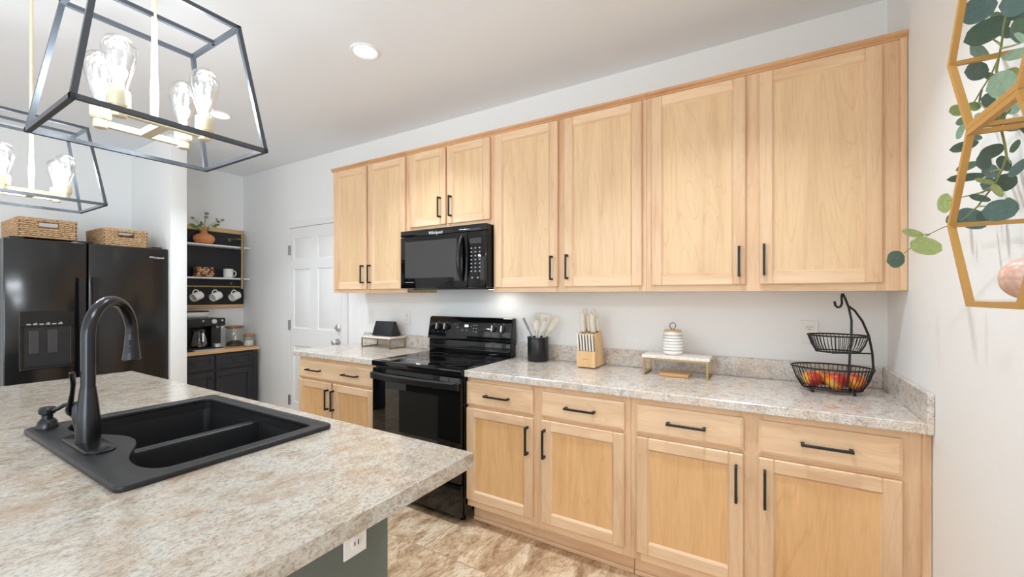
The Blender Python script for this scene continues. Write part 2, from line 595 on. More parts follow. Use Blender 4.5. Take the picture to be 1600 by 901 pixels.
# panelled door in the back wall
dr = bpy.data.objects.new('door_1', None); COL.objects.link(dr); dr.location = (-4.365, 0, 0)
WORLD['door_1'] = (-4.365, 0, 0); dr['kind'] = 'structure'
b = bmnew()
DX0, DX1 = -4.782, -3.957
cols = [(-4.731, -4.433), (-4.330, -4.020)]
rows = [(0.24, 0.83), (1.01, 1.625), (1.722, 1.94)]
yF = -0.018
for x0, x1 in ((DX0, cols[0][0]), (cols[0][1], cols[1][0]), (cols[1][1], DX1)):
    box(b, x0, x1, yF, 0, 0.01, 2.052)
for x0, x1 in cols:
    for z0, z1 in ((0.01, rows[0][0]), (rows[0][1], rows[1][0]), (rows[1][1], rows[2][0]), (rows[2][1], 2.052)):
        box(b, x0, x1, yF, 0, z0, z1)
    for z0, z1 in rows:
        box(b, x0, x1, yF + 0.012, 0, z0, z1)
        # raised field with sloping sides
        a = [(x0 + 0.012, yF + 0.012, z0 + 0.012), (x1 - 0.012, yF + 0.012, z0 + 0.012), (x1 - 0.012, yF + 0.012, z1 - 0.012), (x0 + 0.012, yF + 0.012, z1 - 0.012)]
        c = [(x0 + 0.042, yF + 0.002, z0 + 0.042), (x1 - 0.042, yF + 0.002, z0 + 0.042), (x1 - 0.042, yF + 0.002, z1 - 0.042), (x0 + 0.042, yF + 0.002, z1 - 0.042)]
        A = [b.verts.new(p) for p in a]; Cc = [b.verts.new(p) for p in c]
        b.faces.new(Cc)
        for i in range(4):
            b.faces.new((A[i], A[(i + 1) % 4], Cc[(i + 1) % 4], Cc[i]))
part('door_slab', b, M['white'], dr)
b = bmnew()
box(b, -4.86, -4.788, -0.022, 0, 0, 2.057, 0.002); box(b, -3.951, -3.87, -0.022, 0, 0, 2.057, 0.002)
box(b, -4.86, -3.87, -0.022, 0, 2.0575, 2.125, 0.002)
part('door_frame', b, M['white'], dr)
HINGE = mat('hinge_steel', srgb(140, 140, 140), 0.35, metal=0.8)
for z in (0.255, 1.04, 1.825):
    b = bmnew(); box(b, -4.806, -4.776, -0.032, -0.018, z - 0.05, z + 0.05, 0.003); cyl(b, (-4.787, -0.034, z - 0.05), (-4.787, -0.034, z + 0.05), 0.007)
    part('hinge', b, HINGE, dr, label='steel hinge')
b = bmnew(); Mx = Matrix.Rotation(PI / 2, 3, 'X')
lathe(b, [(0.032, 0), (0.032, 0.008), (0.012, 0.014), (0.012, 0.035), (0.026, 0.045), (0.027, 0.058), (0.018, 0.068), (0.004, 0.07)], (-3.995, -0.018, 0.905), 20, Mx)
part('door_knob', b, M['chrome'], dr)
b = bmnew(); lathe(b, [(0.033, 0), (0.033, 0.012), (0.026, 0.02), (0.02, 0.022)], (-3.995, -0.018, 1.04), 20, Mx); box(b, -4.009, -3.981, -0.056, -0.04, 1.035, 1.045)
part('deadbolt', b, M['chrome'], dr)

# ================================================================== CABINETS
FB, FU = -0.610, -0.325          # face-frame planes of base and upper cabinets

def pull(bm, c, length, vertical, yface, mi=0):
    """square bar pull standing off the face"""
    x, z = c
    h = length / 2
    yo = yface - 0.030
    if vertical:
        box(bm, x - 0.005, x + 0.005, yo - 0.005, yo + 0.005, z - h, z + h, 0.0012, mi)
        for s in (-1, 1):
            box(bm, x - 0.005, x + 0.005, yo, yface, z + s * (h - 0.006) - 0.006, z + s * (h - 0.006) + 0.006, 0, mi)
    else:
        box(bm, x - h, x + h, yo - 0.005, yo + 0.005, z - 0.005, z + 0.005, 0.0012, mi)
        for s in (-1, 1):
            box(bm, x + s * (h - 0.006) - 0.006, x + s * (h - 0.006) + 0.006, yo, yface, z - 0.005, z + 0.005, 0, mi)

def door(parent, x0, x1, z0, z1, yb, hx, hz, panel, hl=0.148, st=0.055):
    """framed cabinet door: stiles (0) and rails (1), recessed panel, bar pull"""
    yf = yb - 0.020
    b = bmnew()
    box(b, x0, x0 + st, yf, yb - 0.001, z0, z1, 0.004, 0)
    box(b, x1 - st, x1, yf, yb - 0.001, z0, z1, 0.004, 0)
    box(b, x0 + st - 0.001, x1 - st + 0.001, yf + 0.0006, yb - 0.001, z0, z0 + st, 0.004, 1)
    box(b, x0 + st - 0.001, x1 - st + 0.001, yf + 0.0006, yb - 0.001, z1 - st, z1, 0.004, 1)
    # sloped sticking between frame and panel
    ix0, ix1, iz0, iz1 = x0 + st, x1 - st, z0 + st, z1 - st
    o_ = [(ix0, yf + 0.003, iz0), (ix1, yf + 0.003, iz0), (ix1, yf + 0.003, iz1), (ix0, yf + 0.003, iz1)]
    i_ = [(ix0 + 0.008, yf + 0.010, iz0 + 0.008), (ix1 - 0.008, yf + 0.010, iz0 + 0.008), (ix1 - 0.008, yf + 0.010, iz1 - 0.008), (ix0 + 0.008, yf + 0.010, iz1 - 0.008)]
    A = [b.verts.new(p) for p in o_]; B = [b.verts.new(p) for p in i_]
    for k in range(4):
        f = b.faces.new((A[k], A[(k + 1) % 4], B[(k + 1) % 4], B[k])); f.material_index = 1 if k in (0, 2) else 0
    d = part('cabinet_door', b, [M['stile'], M['rail']], parent)
    b = bmnew(); box(b, ix0 - 0.004, ix1 + 0.004, yf + 0.009, yb - 0.003, iz0 - 0.004, iz1 + 0.004)
    part('door_panel', b, panel, d)
    b = bmnew(); pull(b, (hx, hz), hl, True, yf)
    part('handle', b, M['handle'], d, label='black bar handle')
    return d

def drawer(parent, x0, x1, z0, z1, yb, hxs, hl=0.16):
    yf = yb - 0.020
    b = bmnew()
    g = 0.011
    o_ = [(x0, x1, z0, z1, yb - 0.001), (x0, x1, z0, z1, yf + 0.006), (x0 + g, x1 - g, z0 + g, z1 - g, yf)]
    R = [[b.verts.new(p) for p in ((a, y, c), (e, y, c), (e, y, f), (a, y, f))] for a, e, c, f, y in o_]
    b.faces.new(R[0]); b.faces.new(R[2])
    for P, Q in zip(R, R[1:]):
        for k in range(4):
            b.faces.new((P[k], P[(k + 1) % 4], Q[(k + 1) % 4], Q[k]))
    d = part('drawer_front', b, M['rail'], parent, smooth=20)
    for hx in hxs:
        b = bmnew(); pull(b, (hx, 0.781), hl, False, yf)
        part('handle', b, M['handle'], d, label='black bar handle')

UZ0, UZ1 = 1.373, 2.400
def crown(parent, x0, x1, left_end=False):
    b = bmnew()
    prof = [(0.0, UZ1 - 0.004), (0.004, UZ1 - 0.004), (0.005, UZ1 + 0.004), (0.014, UZ1 + 0.012), (0.017, UZ1 + 0.018), (0.017, UZ1 + 0.024), (0.0, UZ1 + 0.024)]
    xa = x0 - (0.014 if left_end else 0)
    prism(b, [(xa, FU - p, z) for p, z in prof], (x1 - xa, 0, 0))
    if left_end:
        prism(b, [(x0 - p * 0.9, FU - 0.002, z) for p, z in prof], (0, -FU - 0.004, 0))
    part('crown_strip', b, M['crown'], parent)

def upper(name, label, x0, x1, zb, doors, left_end=False, right_fill=False):
    t = thing(name, label, 'kitchen cabinet', ((x0 + x1) / 2, 0, zb), 'maple cabinets along the back wall')
    b = bmnew()
    e = 0.0006
    x0, x1 = x0 + e, x1 - e
    box(b, x0, x1, FU + 0.018, -0.002, zb + 0.012, UZ1 + 0.02)            # carcass (grain upright)
    zs0, zs1 = zb, UZ1 + 0.006
    xs = [x0] + [d for d in []] + [x1]
    d0, d1 = doors[0], doors[-1]
    box(b, x0, d0[0] + 0.018, FU, FU + 0.019, zs0, zs1, 0.0008, 0)
    box(b, d1[1] - 0.018, x1, FU, FU + 0.019, zs0, zs1, 0.0008, 0)
    if len(doors) == 2:
        box(b, d0[1] - 0.018, d1[0] + 0.018, FU, FU + 0.019, zs0, zs1, 0.0008, 0)
    box(b, x0 + 0.02, x1 - 0.02, FU + 0.0005, FU + 0.019, zs0, zs0 + 0.045, 0.0008, 1)
    box(b, x0 + 0.02, x1 - 0.02, FU + 0.0005, FU + 0.019, zs1 - 0.04, zs1, 0.0008, 1)
    box(b, x0, x1, FU + 0.006, -0.002, zb, zb + 0.012, 0, 1)             # underside lip
    part('cabinet_body', b, [M['stile'], M['rail']], t)
    crown(t, x0, x1, left_end)
    if right_fill:
        b = bmnew(); box(b, -0.024, -0.0015, FU - 0.010, FU - 0.0005, zb, UZ1 - 0.002, 0.003)
        part('scribe_strip', b, M['stile'], t)
    for (a, c, z0, z1, hx, hz) in doors:
        door(t, a, c, z0, z1, FU, hx, hz, M['panel'], 0.143)
    return t
upper('upper_cabinet', 'upper maple cabinet at the far left, above the smart display', -3.648, -2.780, UZ0,
      [(-3.604, -3.216, 1.400, 2.388, -3.246, 1.520), (-3.190, -2.792, 1.400, 2.388, -3.163, 1.520)], left_end=True)
upper('upper_cabinet', 'short upper maple cabinet directly above the black microwave', -2.780, -2.010, 1.815,
      [(-2.740, -2.402, 1.848, 2.388, -2.444, 1.968), (-2.388, -2.030, 1.848, 2.388, -2.347, 1.966)])
upper('upper_cabinet', 'tall upper maple cabinet immediately right of the microwave, above the knife block', -2.010, -1.034, UZ0,
      [(-1.989, -1.546, 1.403, 2.389, -1.580, 1.515), (-1.504, -1.056, 1.403, 2.389, -1.481, 1.518)])
upper('upper_cabinet', 'rightmost upper maple cabinet against the right wall, above the fruit basket', -1.034, -0.001, UZ0,
      [(-1.008, -0.573, 1.404, 2.389, -0.600, 1.514), (-0.519, -0.080, 1.405, 2.389, -0.499, 1.518)], right_fill=True)

BZ0, BZ1 = 0.112, 0.876
def base(label, x0, x1, doors, drawers, right_fill=False, left_leg=False):
    t = thing('base_cabinet', label, 'kitchen cabinet', ((x0 + x1) / 2, -0.3, 0), 'maple cabinets along the back wall')
    b = bmnew(); e = 0.0006
    x0, x1 = x0 + e, x1 - e
    box(b, x0, x1, FB + 0.018, -0.004, BZ0, BZ1 - 0.001)
    d0, d1 = doors[0], doors[-1]
    box(b, x0, d0[0] + 0.018, FB, FB + 0.019, BZ0, BZ1 - 0.001, 0.0008, 0)
    box(b, d1[1] - 0.018, x1, FB, FB + 0.019, BZ0, BZ1 - 0.001, 0.0008, 0)
    box(b, d0[1] - 0.018, d1[0] + 0.018, FB, FB + 0.019, BZ0, BZ1 - 0.001, 0.0008, 0)
    for z0, z1 in ((BZ0, 0.175), (0.69, 0.72), (0.832, BZ1 - 0.001)):
        box(b, x0 + 0.015, x1 - 0.015, FB + 0.0005, FB + 0.019, z0, z1, 0.0008, 1)
    part('cabinet_body', b, [M['stile'], M['rail']], t)
    b = bmnew()
    box(b, x0 + 0.002, x1, -0.545, -0.53, 0.0, BZ0 + 0.002, 0, 0)
    box(b, x0 + 0.002, x1, -0.557, -0.545, 0.0, 0.022, 0.005, 0)
    part('toe_kick', b, M['rail'], t)
    if right_fill:
        b = bmnew(); box(b, -0.026, -0.0015, FB - 0.008, FB - 0.0005, 0.0, BZ1 - 0.001, 0.002)
        part('scribe_strip', b, M['stile'], t)
    for (a, c, hx) in doors:
        door(t, a, c, 0.155, 0.696, FB, hx, 0.576, M['panel_low'], 0.15)
    for (a, c, hs) in drawers:
        drawer(t, a, c, 0.713, 0.846, FB, hs)
    return t
base('left base maple cabinet between the white door and the range, one wide drawer', -3.668, -2.778,
     [(-3.660, -3.262, -3.289), (-3.240, -2.803, -3.222)], [(-3.660, -2.803, (-3.454, -3.030))])
base('base maple cabinet immediately right of the black range, under the knife block', -2.006, -1.040,
     [(-2.003, -1.560, -1.588), (-1.508, -1.068, -1.486)], [(-2.003, -1.560, (-1.782,)), (-1.508, -1.068, (-1.288,))])
base('rightmost base maple cabinet against the right wall, under the fruit basket', -1.040, -0.001,
     [(-1.012, -0.572, -0.598), (-0.518, -0.078, -0.496)], [(-1.012, -0.572, (-0.793,)), (-0.518, -0.078, (-0.297,))], right_fill=True)

# ================================================================== COUNTERTOPS
b = bmnew()
box(b, -2.006, -0.0195, -0.645, -0.001, 0.876, 0.914, 0.003)
box(b, -2.006, -0.0195, -0.0195, -0.001, 0.9135, 1.016, 0.003)
box(b, -0.0195, -0.001, -0.645, -0.001, 0.876, 1.016, 0.003)
solo('countertop', b, M['counter'], 'long speckled laminate countertop with backsplash right of the range', 'countertop')
b = bmnew()
box(b, -3.722, -2.776, -0.645, -0.001, 0.876, 0.914, 0.003)
box(b, -3.640, -2.776, -0.0195, -0.001, 0.9135, 1.016, 0.003)
solo('countertop', b, M['counter'], 'short speckled laminate countertop left of the range by the white door', 'countertop')

# ================================================================== ISLAND
IX0, IX1, IY0, IY1 = -3.65, -1.195, -2.76, -1.656
HX0, HX1, HY0, HY1 = -2.512, -1.738, -2.250, -1.735     # cut-out for the sink
t = thing('kitchen_island', 'kitchen island with pale speckled laminate top and sage green base holding the sink', 'kitchen island', ((IX0 + IX1) / 2, (IY0 + IY1) / 2, 0))
b = bmnew()
zs = (0.876, 0.914)
X = [IX0, HX0, HX1, IX1]; Y = [IY0, HY0, HY1, IY1]
vt = [[[b.verts.new((x, y, z)) for y in Y] for x in X] for z in zs]
for i in range(3):
    for j in range(3):
        if (i, j) == (1, 1):
            continue
        for k in (0, 1):
            q = (vt[k][i][j], vt[k][i + 1][j], vt[k][i + 1][j + 1], vt[k][i][j + 1])
            b.faces.new(q if k else q[::-1])
for i in range(3):
    for j in (0, 3):
        b.faces.new((vt[0][i][j], vt[0][i + 1][j], vt[1][i + 1][j], vt[1][i][j]))
        b.faces.new((vt[0][j][i], vt[0][j][i + 1], vt[1][j][i + 1], vt[1][j][i]))
for k, (i0, j0, i1, j1) in enumerate(((1, 1, 2, 1), (2, 1, 2, 2), (2, 2, 1, 2), (1, 2, 1, 1))):
    b.faces.new((vt[0][i0][j0], vt[0][i1][j1], vt[1][i1][j1], vt[1][i0][j0]))
part('island_top', b, M['counter_island'], t, smooth=0)
b = bmnew()
gx0, gx1, gy0, gy1 = -3.60, -1.480, -2.46, -1.708
for a in ((gx0, gx0 + 0.02, gy0, gy1), (gx1 - 0.02, gx1, gy0, gy1), (gx0 + 0.02, gx1 - 0.02, gy0, gy0 + 0.02), (gx0 + 0.02, gx1 - 0.02, gy1 - 0.014, gy1)):
    box(b, *a, 0.0, 0.876)
part('island_base', b, M['sage'], t)
# outlet on the end of the island, just under the top
t = thing('wall_outlet', 'white electrical outlet on the sage green end of the island', 'outlet', (gx1, -1.829, 0.629))
b = bmnew(); box(b, gx1, gx1 + 0.006, -1.867, -1.791, 0.629, 0.747, 0.002); part('cover_plate', b, M['plate'], t)
My = Matrix.Rotation(PI / 2, 3, 'Y')
for z in (0.666, 0.710):
    b = bmnew(); lathe(b, [(0.0175, 0), (0.0175, 0.003), (0.016, 0.004)], (gx1 + 0.006, -1.829, z), 24, My); s_ = part('socket', b, M['plate'], t)
    b = bmnew(); box(b, gx1 + 0.0095, gx1 + 0.0106, -1.825, -1.822, z - 0.007, z + 0.007); box(b, gx1 + 0.0095, gx1 + 0.0106, -1.837, -1.834, z - 0.006, z + 0.006)
    part('slot', b, M['slot'], s_)

# ------------------------------------------------------------------ sink
def round_rect(x0, x1, y0, y1, r, n=6):
    pts = []
    for cx_, cy_, a0 in ((x1 - r, y1 - r, 0), (x0 + r, y1 - r, 90), (x0 + r, y0 + r, 180), (x1 - r, y0 + r, 270)):
        for k in range(n + 1):
            a = math.radians(a0 + 90 * k / n)
            pts.append((cx_ + r * math.cos(a), cy_ + r * math.sin(a)))
    return pts

def plate_with_holes(outer, holes, z, extrude, bevel):
    cu = bpy.data.curves.new('outline', 'CURVE')
    cu.dimensions = '2D'; cu.fill_mode = 'BOTH'; cu.extrude = extrude; cu.bevel_depth = bevel; cu.bevel_resolution = 2
    for pl in [outer] + holes:
        s = cu.splines.new('POLY'); s.points.add(len(pl) - 1)
        for p, q in zip(s.points, pl):
            p.co = (q[0], q[1], 0, 1)
        s.use_cyclic_u = True
    o = bpy.data.objects.new('outline', cu); COL.objects.link(o)
    dg = bpy.context.evaluated_depsgraph_get()
    me = bpy.data.meshes.new_from_object(o.evaluated_get(dg))
    bpy.data.objects.remove(o)
    bm = bmesh.new(); bm.from_mesh(me); bpy.data.meshes.remove(me)
    bmesh.ops.translate(bm, verts=bm.verts[:], vec=(0, 0, z))
    bmesh.ops.remove_doubles(bm, verts=bm.verts[:], dist=1e-5)
    return bm

def smooth_poly(ctrl, n=5):
    """closed Catmull-Rom outline"""
    out = []
    L = len(ctrl)
    for i in range(L):
        p0, p1, p2, p3 = [Vector((*ctrl[(i + k) % L], 0)) for k in (-1, 0, 1, 2)]
        for k in range(n):
            s = k / n
            q = 0.5 * ((2 * p1) + (p2 - p0) * s + (2 * p0 - 5 * p1 + 4 * p2 - p3) * s * s + (3 * p1 - p0 - 3 * p2 + p3) * s ** 3)
            out.append((q.x, q.y))
    return out
def open_curve(ctrl, n=4):
    out = []
    for i in range(len(ctrl) - 1):
        q = [Vector((*ctrl[min(max(i + k, 0), len(ctrl) - 1)], 0)) for k in (-1, 0, 1, 2)]
        for k in range(n):
            s = k / n
            v = 0.5 * ((2 * q[1]) + (q[2] - q[0]) * s + (2 * q[0] - 5 * q[1] + 4 * q[2] - q[3]) * s * s + (3 * q[1] - q[0] - 3 * q[2] + q[3]) * s ** 3)
            out.append((v.x, v.y))
    return out + [ctrl[-1]]
DV = 0.020                       # half width of the low divider
half = open_curve([(-2.12 + DV, -2.120), (-2.066, -2.128), (-2.02, -2.146), (-1.97, -2.170), (-1.92, -2.187), (-1.86, -2.194), (-1.81, -2.188), (-1.772, -2.165), (-1.762, -2.12),
                   (-1.762, -1.98), (-1.762, -1.80), (-1.772, -1.768), (-1.80, -1.760), (-1.92, -1.760), (-2.03, -1.760), (-2.12 + DV, -1.760)])
hole_r = half
hole_l = [(-4.24 - x, y) for x, y in half][::-1]
union = half + hole_l
outer = round_rect(-2.522, -1.726, -2.262, -1.724, 0.018)
SZ = 0.9215
DZ = 0.888                       # top of the divider, below the rim
sk = thing('kitchen_sink', 'black composite double bowl sink set into the island top', 'sink', (-2.12, -1.99, 0.68))
b = plate_with_holes(outer, [union], SZ, 0.0035, 0.004)
n = len(union)
A = [b.verts.new((x, y, 0.920)) for x, y in union]; B = [b.verts.new((x, y, DZ - 0.004)) for x, y in union]
for k in range(n):
    b.faces.new((A[k], A[(k + 1) % n], B[(k + 1) % n], B[k]))
part('sink_deck', b, M['composite'], sk)
b = bmnew(); box(b, -2.12 - DV - 0.001, -2.12 + DV + 0.001, -2.122, -1.759, DZ - 0.03, DZ, 0.008, 0, 3)
part('divider', b, M['composite'], sk)
def bowl(hole):
    b = bmnew()
    cx_ = sum(p[0] for p in hole) / len(hole); cy_ = sum(p[1] for p in hole) / len(hole)
    n = len(hole)
    rings = []
    for s, z in ((1.0, DZ - 0.003), (0.985, 0.86), (0.955, 0.74), (0.94, 0.71), (0.90, 0.694), (0.80, 0.686), (0.25, 0.682)):
        rings.append([b.verts.new((cx_ + (p[0] - cx_) * s, cy_ + (p[1] - cy_) * s, z)) for p in hole])
    for A, B in zip(rings, rings[1:]):
        for k in range(n):
            b.faces.new((A[k], A[(k + 1) % n], B[(k + 1) % n], B[k]))
    b.faces.new(rings[-1])
    bw = part('sink_bowl', b, M['composite'], sk, smooth=60)
    b = bmnew(); lathe(b, [(0.042, 0.0), (0.042, 0.003), (0.03, 0.004), (0.026, -0.001), (0.004, -0.001)], (cx_, cy_, 0.6828), 24)
    part('drain', b, M['satin_black'], bw)
bowl(hole_l); bowl(hole_r)

# ------------------------------------------------------------------ faucet
FX, FY, FZ = -2.150, -2.205, 0.9295
fa = thing('kitchen_faucet', 'dark gooseneck pull-down faucet standing on the sink deck', 'faucet', (FX, FY, FZ))
b = bmnew()
esc = round_rect(FX - 0.128, FX + 0.128, FY - 0.033, FY + 0.033, 0.032, 8)
rg = []
for s, z in ((1.0, FZ - 0.0003), (1.0, FZ + 0.004), (0.95, FZ + 0.008), (0.6, FZ + 0.011), (0.3, FZ + 0.012)):
    rg.append([b.verts.new((FX + (p[0] - FX) * s, FY + (p[1] - FY) * s, z)) for p in esc])
for A, B in zip(rg, rg[1:]):
    for k in range(len(esc)):
        b.faces.new((A[k], A[(k + 1) % len(esc)], B[(k + 1) % len(esc)], B[k]))
b.faces.new(rg[-1]); b.faces.new(rg[0][::-1])
part('escutcheon', b, M['faucet'], fa)
b = bmnew()
lathe(b, [(0.0265, 0.010), (0.0270, 0.03), (0.0262, 0.07), (0.0225, 0.115), (0.0185, 0.150), (0.0172, 0.163)], (FX, FY, FZ), 28)
lathe(b, [(0.021, 0.002), (0.021, 0.012)], (FX, FY, FZ), 28)
# shoulder that carries the lever
LX, LY = -0.68, -0.73
def lev(o_, z): return (FX + LX * o_, FY + LY * o_, FZ + z)
tube(b, [lev(0.006, 0.035), lev(0.014, 0.065), lev(0.020, 0.090), lev(0.022, 0.108), lev(0.018, 0.122)], [0.019, 0.019, 0.0175, 0.015, 0.010], 18)
part('faucet_body', b, M['faucet'], fa)
# neck: straight rise, half circle, swung to the left over the bowls
ang = math.radians(47)
dirx, diry = -math.sin(ang), math.cos(ang)
RAD = 0.104
zc_ = 1.352 - 0.016 - RAD
pts = [(FX, FY, FZ + 0.160), (FX, FY, zc_ - 0.03)]
for k in range(0, 25):
    a = PI - PI * k / 24
    q = RAD + RAD * math.cos(a)
    pts.append((FX + dirx * q, FY + diry * q, zc_ + RAD * math.sin(a)))
ex, ey = FX + dirx * 2 * RAD, FY + diry * 2 * RAD
pts.append((ex + dirx * 0.001, ey + diry * 0.001, zc_ - 0.008))
b = bmnew(); tube(b, pts, 0.0160, 20)
part('faucet_neck', b, M['faucet'], fa, smooth=50)
b = bmnew()
lathe(b, [(0.0168, 0.0), (0.0172, -0.012), (0.0195, -0.045), (0.0235, -0.078), (0.0245, -0.084), (0.021, -0.086), (0.018, -0.083)], (ex, ey, zc_ - 0.006), 24)
sh = part('spray_head', b, M['faucet'], fa)
b = bmnew()
rx, ry = 0.72, -0.69     # button faces the front
Mb = face_matrix((ex + rx * 0.0205, ey + ry * 0.0205, zc_ - 0.045), (0.69, 0.72, 0), (0, 0, 1))
for z0, z1 in ((-0.022, -0.003), (0.001, 0.020)):
    q = [(-0.006, z0), (0.006, z0), (0.006, z1), (-0.006, z1)]
    prism(b, [Mb @ Vector((x, y, -0.004)) for x, y in q], Mb.to_3x3() @ Vector((0, 0, 0.0065)))
part('spray_button', b, M['satin_black'], sh)
b = bmnew()
secs = []
for o_, z, hw, th in ((0.030, 0.080, 0.010, 0.005), (0.041, 0.092, 0.013, 0.006), (0.044, 0.104, 0.0135, 0.006), (0.040, 0.122, 0.0115, 0.0045), (0.036, 0.150, 0.0095, 0.0035), (0.034, 0.175, 0.0105, 0.0032), (0.036, 0.200, 0.0125, 0.0030), (0.038, 0.207, 0.011, 0.002)):
    c = Vector(lev(o_, z)); w_ = Vector((0.73, -0.68, 0)); n_ = Vector((LX, LY, 0.25)).normalized()
    secs.append([b.verts.new(c + w_ * (hw * math.cos(a)) + n_ * (th * math.sin(a))) for a in [2 * PI * k / 12 for k in range(12)]])
for A, B in zip(secs, secs[1:]):
    for k in range(12):
        b.faces.new((A[k], A[(k + 1) % 12], B[(k + 1) % 12], B[k]))
b.faces.new(secs[0][::-1]); b.faces.new(secs[-1])
part('lever_handle', b, M['faucet'], fa, smooth=60)

# soap dispenser on the same deck
SX, SY = -2.470, -2.222
t = thing('soap_dispenser', 'small dark soap dispenser pump at the left corner of the sink', 'soap dispenser', (SX, SY, FZ))
b = bmnew(); lathe(b, [(0.0265, -0.0004), (0.0265, 0.006), (0.022, 0.022), (0.017, 0.028)], (SX, SY, FZ), 24); part('dispenser_base', b, M['faucet'], t)
b = bmnew(); lathe(b, [(0.0135, 0.026), (0.0135, 0.042), (0.020, 0.047), (0.021, 0.060), (0.017, 0.066), (0.006, 0.067)], (SX, SY, FZ), 24); part('pump_cap', b, M['satin_black'], t)
b = bmnew()
tube(b, [(SX + 0.012, SY + 0.006, FZ + 0.056), (SX + 0.03, SY + 0.016, FZ + 0.060), (SX + 0.045, SY + 0.028, FZ + 0.072), (SX + 0.062, SY + 0.042, FZ + 0.078), (SX + 0.078, SY + 0.056, FZ + 0.076), (SX + 0.086, SY + 0.062, FZ + 0.066)], [0.0065, 0.0062, 0.006, 0.006, 0.0058, 0.0052], 12)
part('spout', b, M['satin_black'], t, smooth=60)

# ================================================================== RANGE
RX0, RX1 = -2.770, -2.012
t = thing('electric_range', 'freestanding black electric range with glass cooktop and oven below', 'stove', ((RX0 + RX1) / 2, -0.34, 0))
b = bmnew()
box(b, RX0, RX1, -0.632, -0.032, 0.055, 0.885, 0.002)
for x in (RX0 + 0.05, RX1 - 0.05):
    for y in (-0.58, -0.08):
        cyl(b, (x, y, 0), (x, y, 0.06), 0.018)
part('range_body', b, M['appliance'], t)
b = bmnew(); box(b, RX0 - 0.002, RX1 + 0.002, -0.668, -0.10, 0.880, 0.9175, 0.006, 0, 2); part('cooktop_frame', b, M['appliance'], t)
b = bmnew(); box(b, RX0 + 0.018, RX1 - 0.018, -0.635, -0.115, 0.9150, 0.9185, 0.001); ck = part('glass_cooktop', b, M['glass_black'], t)
for x, y, r in ((-2.58, -0.48, 0.115), (-2.20, -0.48, 0.095), (-2.58, -0.23, 0.078), (-2.20, -0.23, 0.105)):
    b = bmnew()
    ring = [(x + r * math.cos(2 * PI * k / 48), y + r * math.sin(2 * PI * k / 48), 0.9186) for k in range(48)]
    tube(b, ring, 0.0009, 4, closed=True)
    part('burner_ring', b, M['matte_black'], ck)
# oven door with bowed full-width handle and a window
b = bmnew()
box(b, RX0 + 0.004, RX1 - 0.004, -0.664, -0.634, 0.245, 0.868, 0.004, 0, 2)
od = part('oven_door', b, M['glass_black'], t)
b = bmnew(); box(b, -2.640, -2.190, -0.6652, -0.6635, 0.36, 0.745); part('oven_window', b, M['window_black'], od)
b = bmnew()
N = 16
sec = []
for k in range(N + 1):
    s = k / N
    x = RX0 + 0.006 + (RX1 - RX0 - 0.012) * s
    bow = 0.012 + 0.034 * math.sin(PI * s) ** 0.6
    yy = -0.664 - bow
    sec.append([b.verts.new(p) for p in ((x, yy + 0.012, 0.795), (x, yy, 0.800), (x, yy - 0.002, 0.832), (x, yy + 0.014, 0.842))])
for A, B in zip(sec, sec[1:]):
    for k in range(4):
        b.faces.new((A[k], B[k], B[(k + 1) % 4], A[(k + 1) % 4]))
b.faces.new(sec[0]); b.faces.new(sec[-1][::-1])
for x0, x1 in ((RX0 + 0.006, RX0 + 0.045), (RX1 - 0.045, RX1 - 0.006)):
    box(b, x0, x1, -0.688, -0.663, 0.797, 0.840, 0.003)
part('oven_handle', b, M['satin_black'], od)
b = bmnew(); box(b, RX0 + 0.004, RX1 - 0.004, -0.660, -0.634, 0.052, 0.235, 0.004, 0, 2)
sd = part('storage_drawer', b, M['appliance'], t)
b = bmnew(); box(b, RX0 + 0.20, RX1 - 0.20, -0.668, -0.658, 0.205, 0.222, 0.003); part('drawer_grip', b, M['satin_black'], sd)
# backguard: lower riser, sloped control panel above it
b = bmnew()
box(b, RX0 + 0.004, RX1 - 0.004, -0.105, -0.032, 0.915, 1.015, 0.006, 0, 2)
box(b, RX0 + 0.012, RX1 - 0.012, -0.118, -0.10, 0.945, 0.958, 0.004, 0, 2)
part('backguard_riser', b, M['appliance'], t)
b = bmnew()
prof = [(-0.030, 1.000), (-0.112, 1.018), (-0.116, 1.030), (-0.088, 1.176), (-0.076, 1.188), (-0.034, 1.190)]
prism(b, [(RX0 - 0.003, y, z) for y, z in prof], (RX1 - RX0 + 0.006, 0, 0))
bmesh.ops.bevel(b, geom=[e for e in b.edges if abs(e.verts[0].co.x - e.verts[1].co.x) < 1e-5], offset=0.007, segments=2, profile=0.5, affect='EDGES')
cp = part('control_panel', b, M['appliance'], t)
nn = Vector((0, -0.146, 0.028)); nn = Vector((0, -0.982, 0.188))
uu = Vector((0, 0.188, 0.982))
def on_panel(x, h):
    s = (h - 1.030) / 0.146
    return Vector((x, -0.116 + 0.028 * s, h))
for x in (-2.672, -2.594, -2.158, -2.078):
    p = on_panel(x, 1.112)
    Mk = face_matrix((0, 0, 0), (1, 0, 0), uu).to_3x3()
    b = bmnew(); lathe(b, [(0.0235, 0), (0.0235, 0.006), (0.020, 0.010), (0.019, 0.022)], p, 24, Mk)
    kn = part('control_knob', b, M['satin_black'], cp)
    b = bmnew()
    q = [(-0.0045, -0.022), (0.0045, -0.022), (0.0045, 0.022), (-0.0045, 0.022)]
    prism(b, [p + Mk @ Vector((x_, y_, 0.021)) for x_, y_ in q], Mk @ Vector((0, 0, 0.010)))
    part('knob_grip', b, M['chrome'], kn)
b = bmnew()
p = on_panel(-2.403, 1.125); Mk = face_matrix(p, (1, 0, 0), uu)
q = [(-0.016, -0.008), (0.016, -0.008), (0.016, 0.008), (-0.016, 0.008)]
prism(b, [Mk @ Vector((x_, y_, 0)) for x_, y_ in q], Mk.to_3x3() @ Vector((0, 0, 0.0012)))
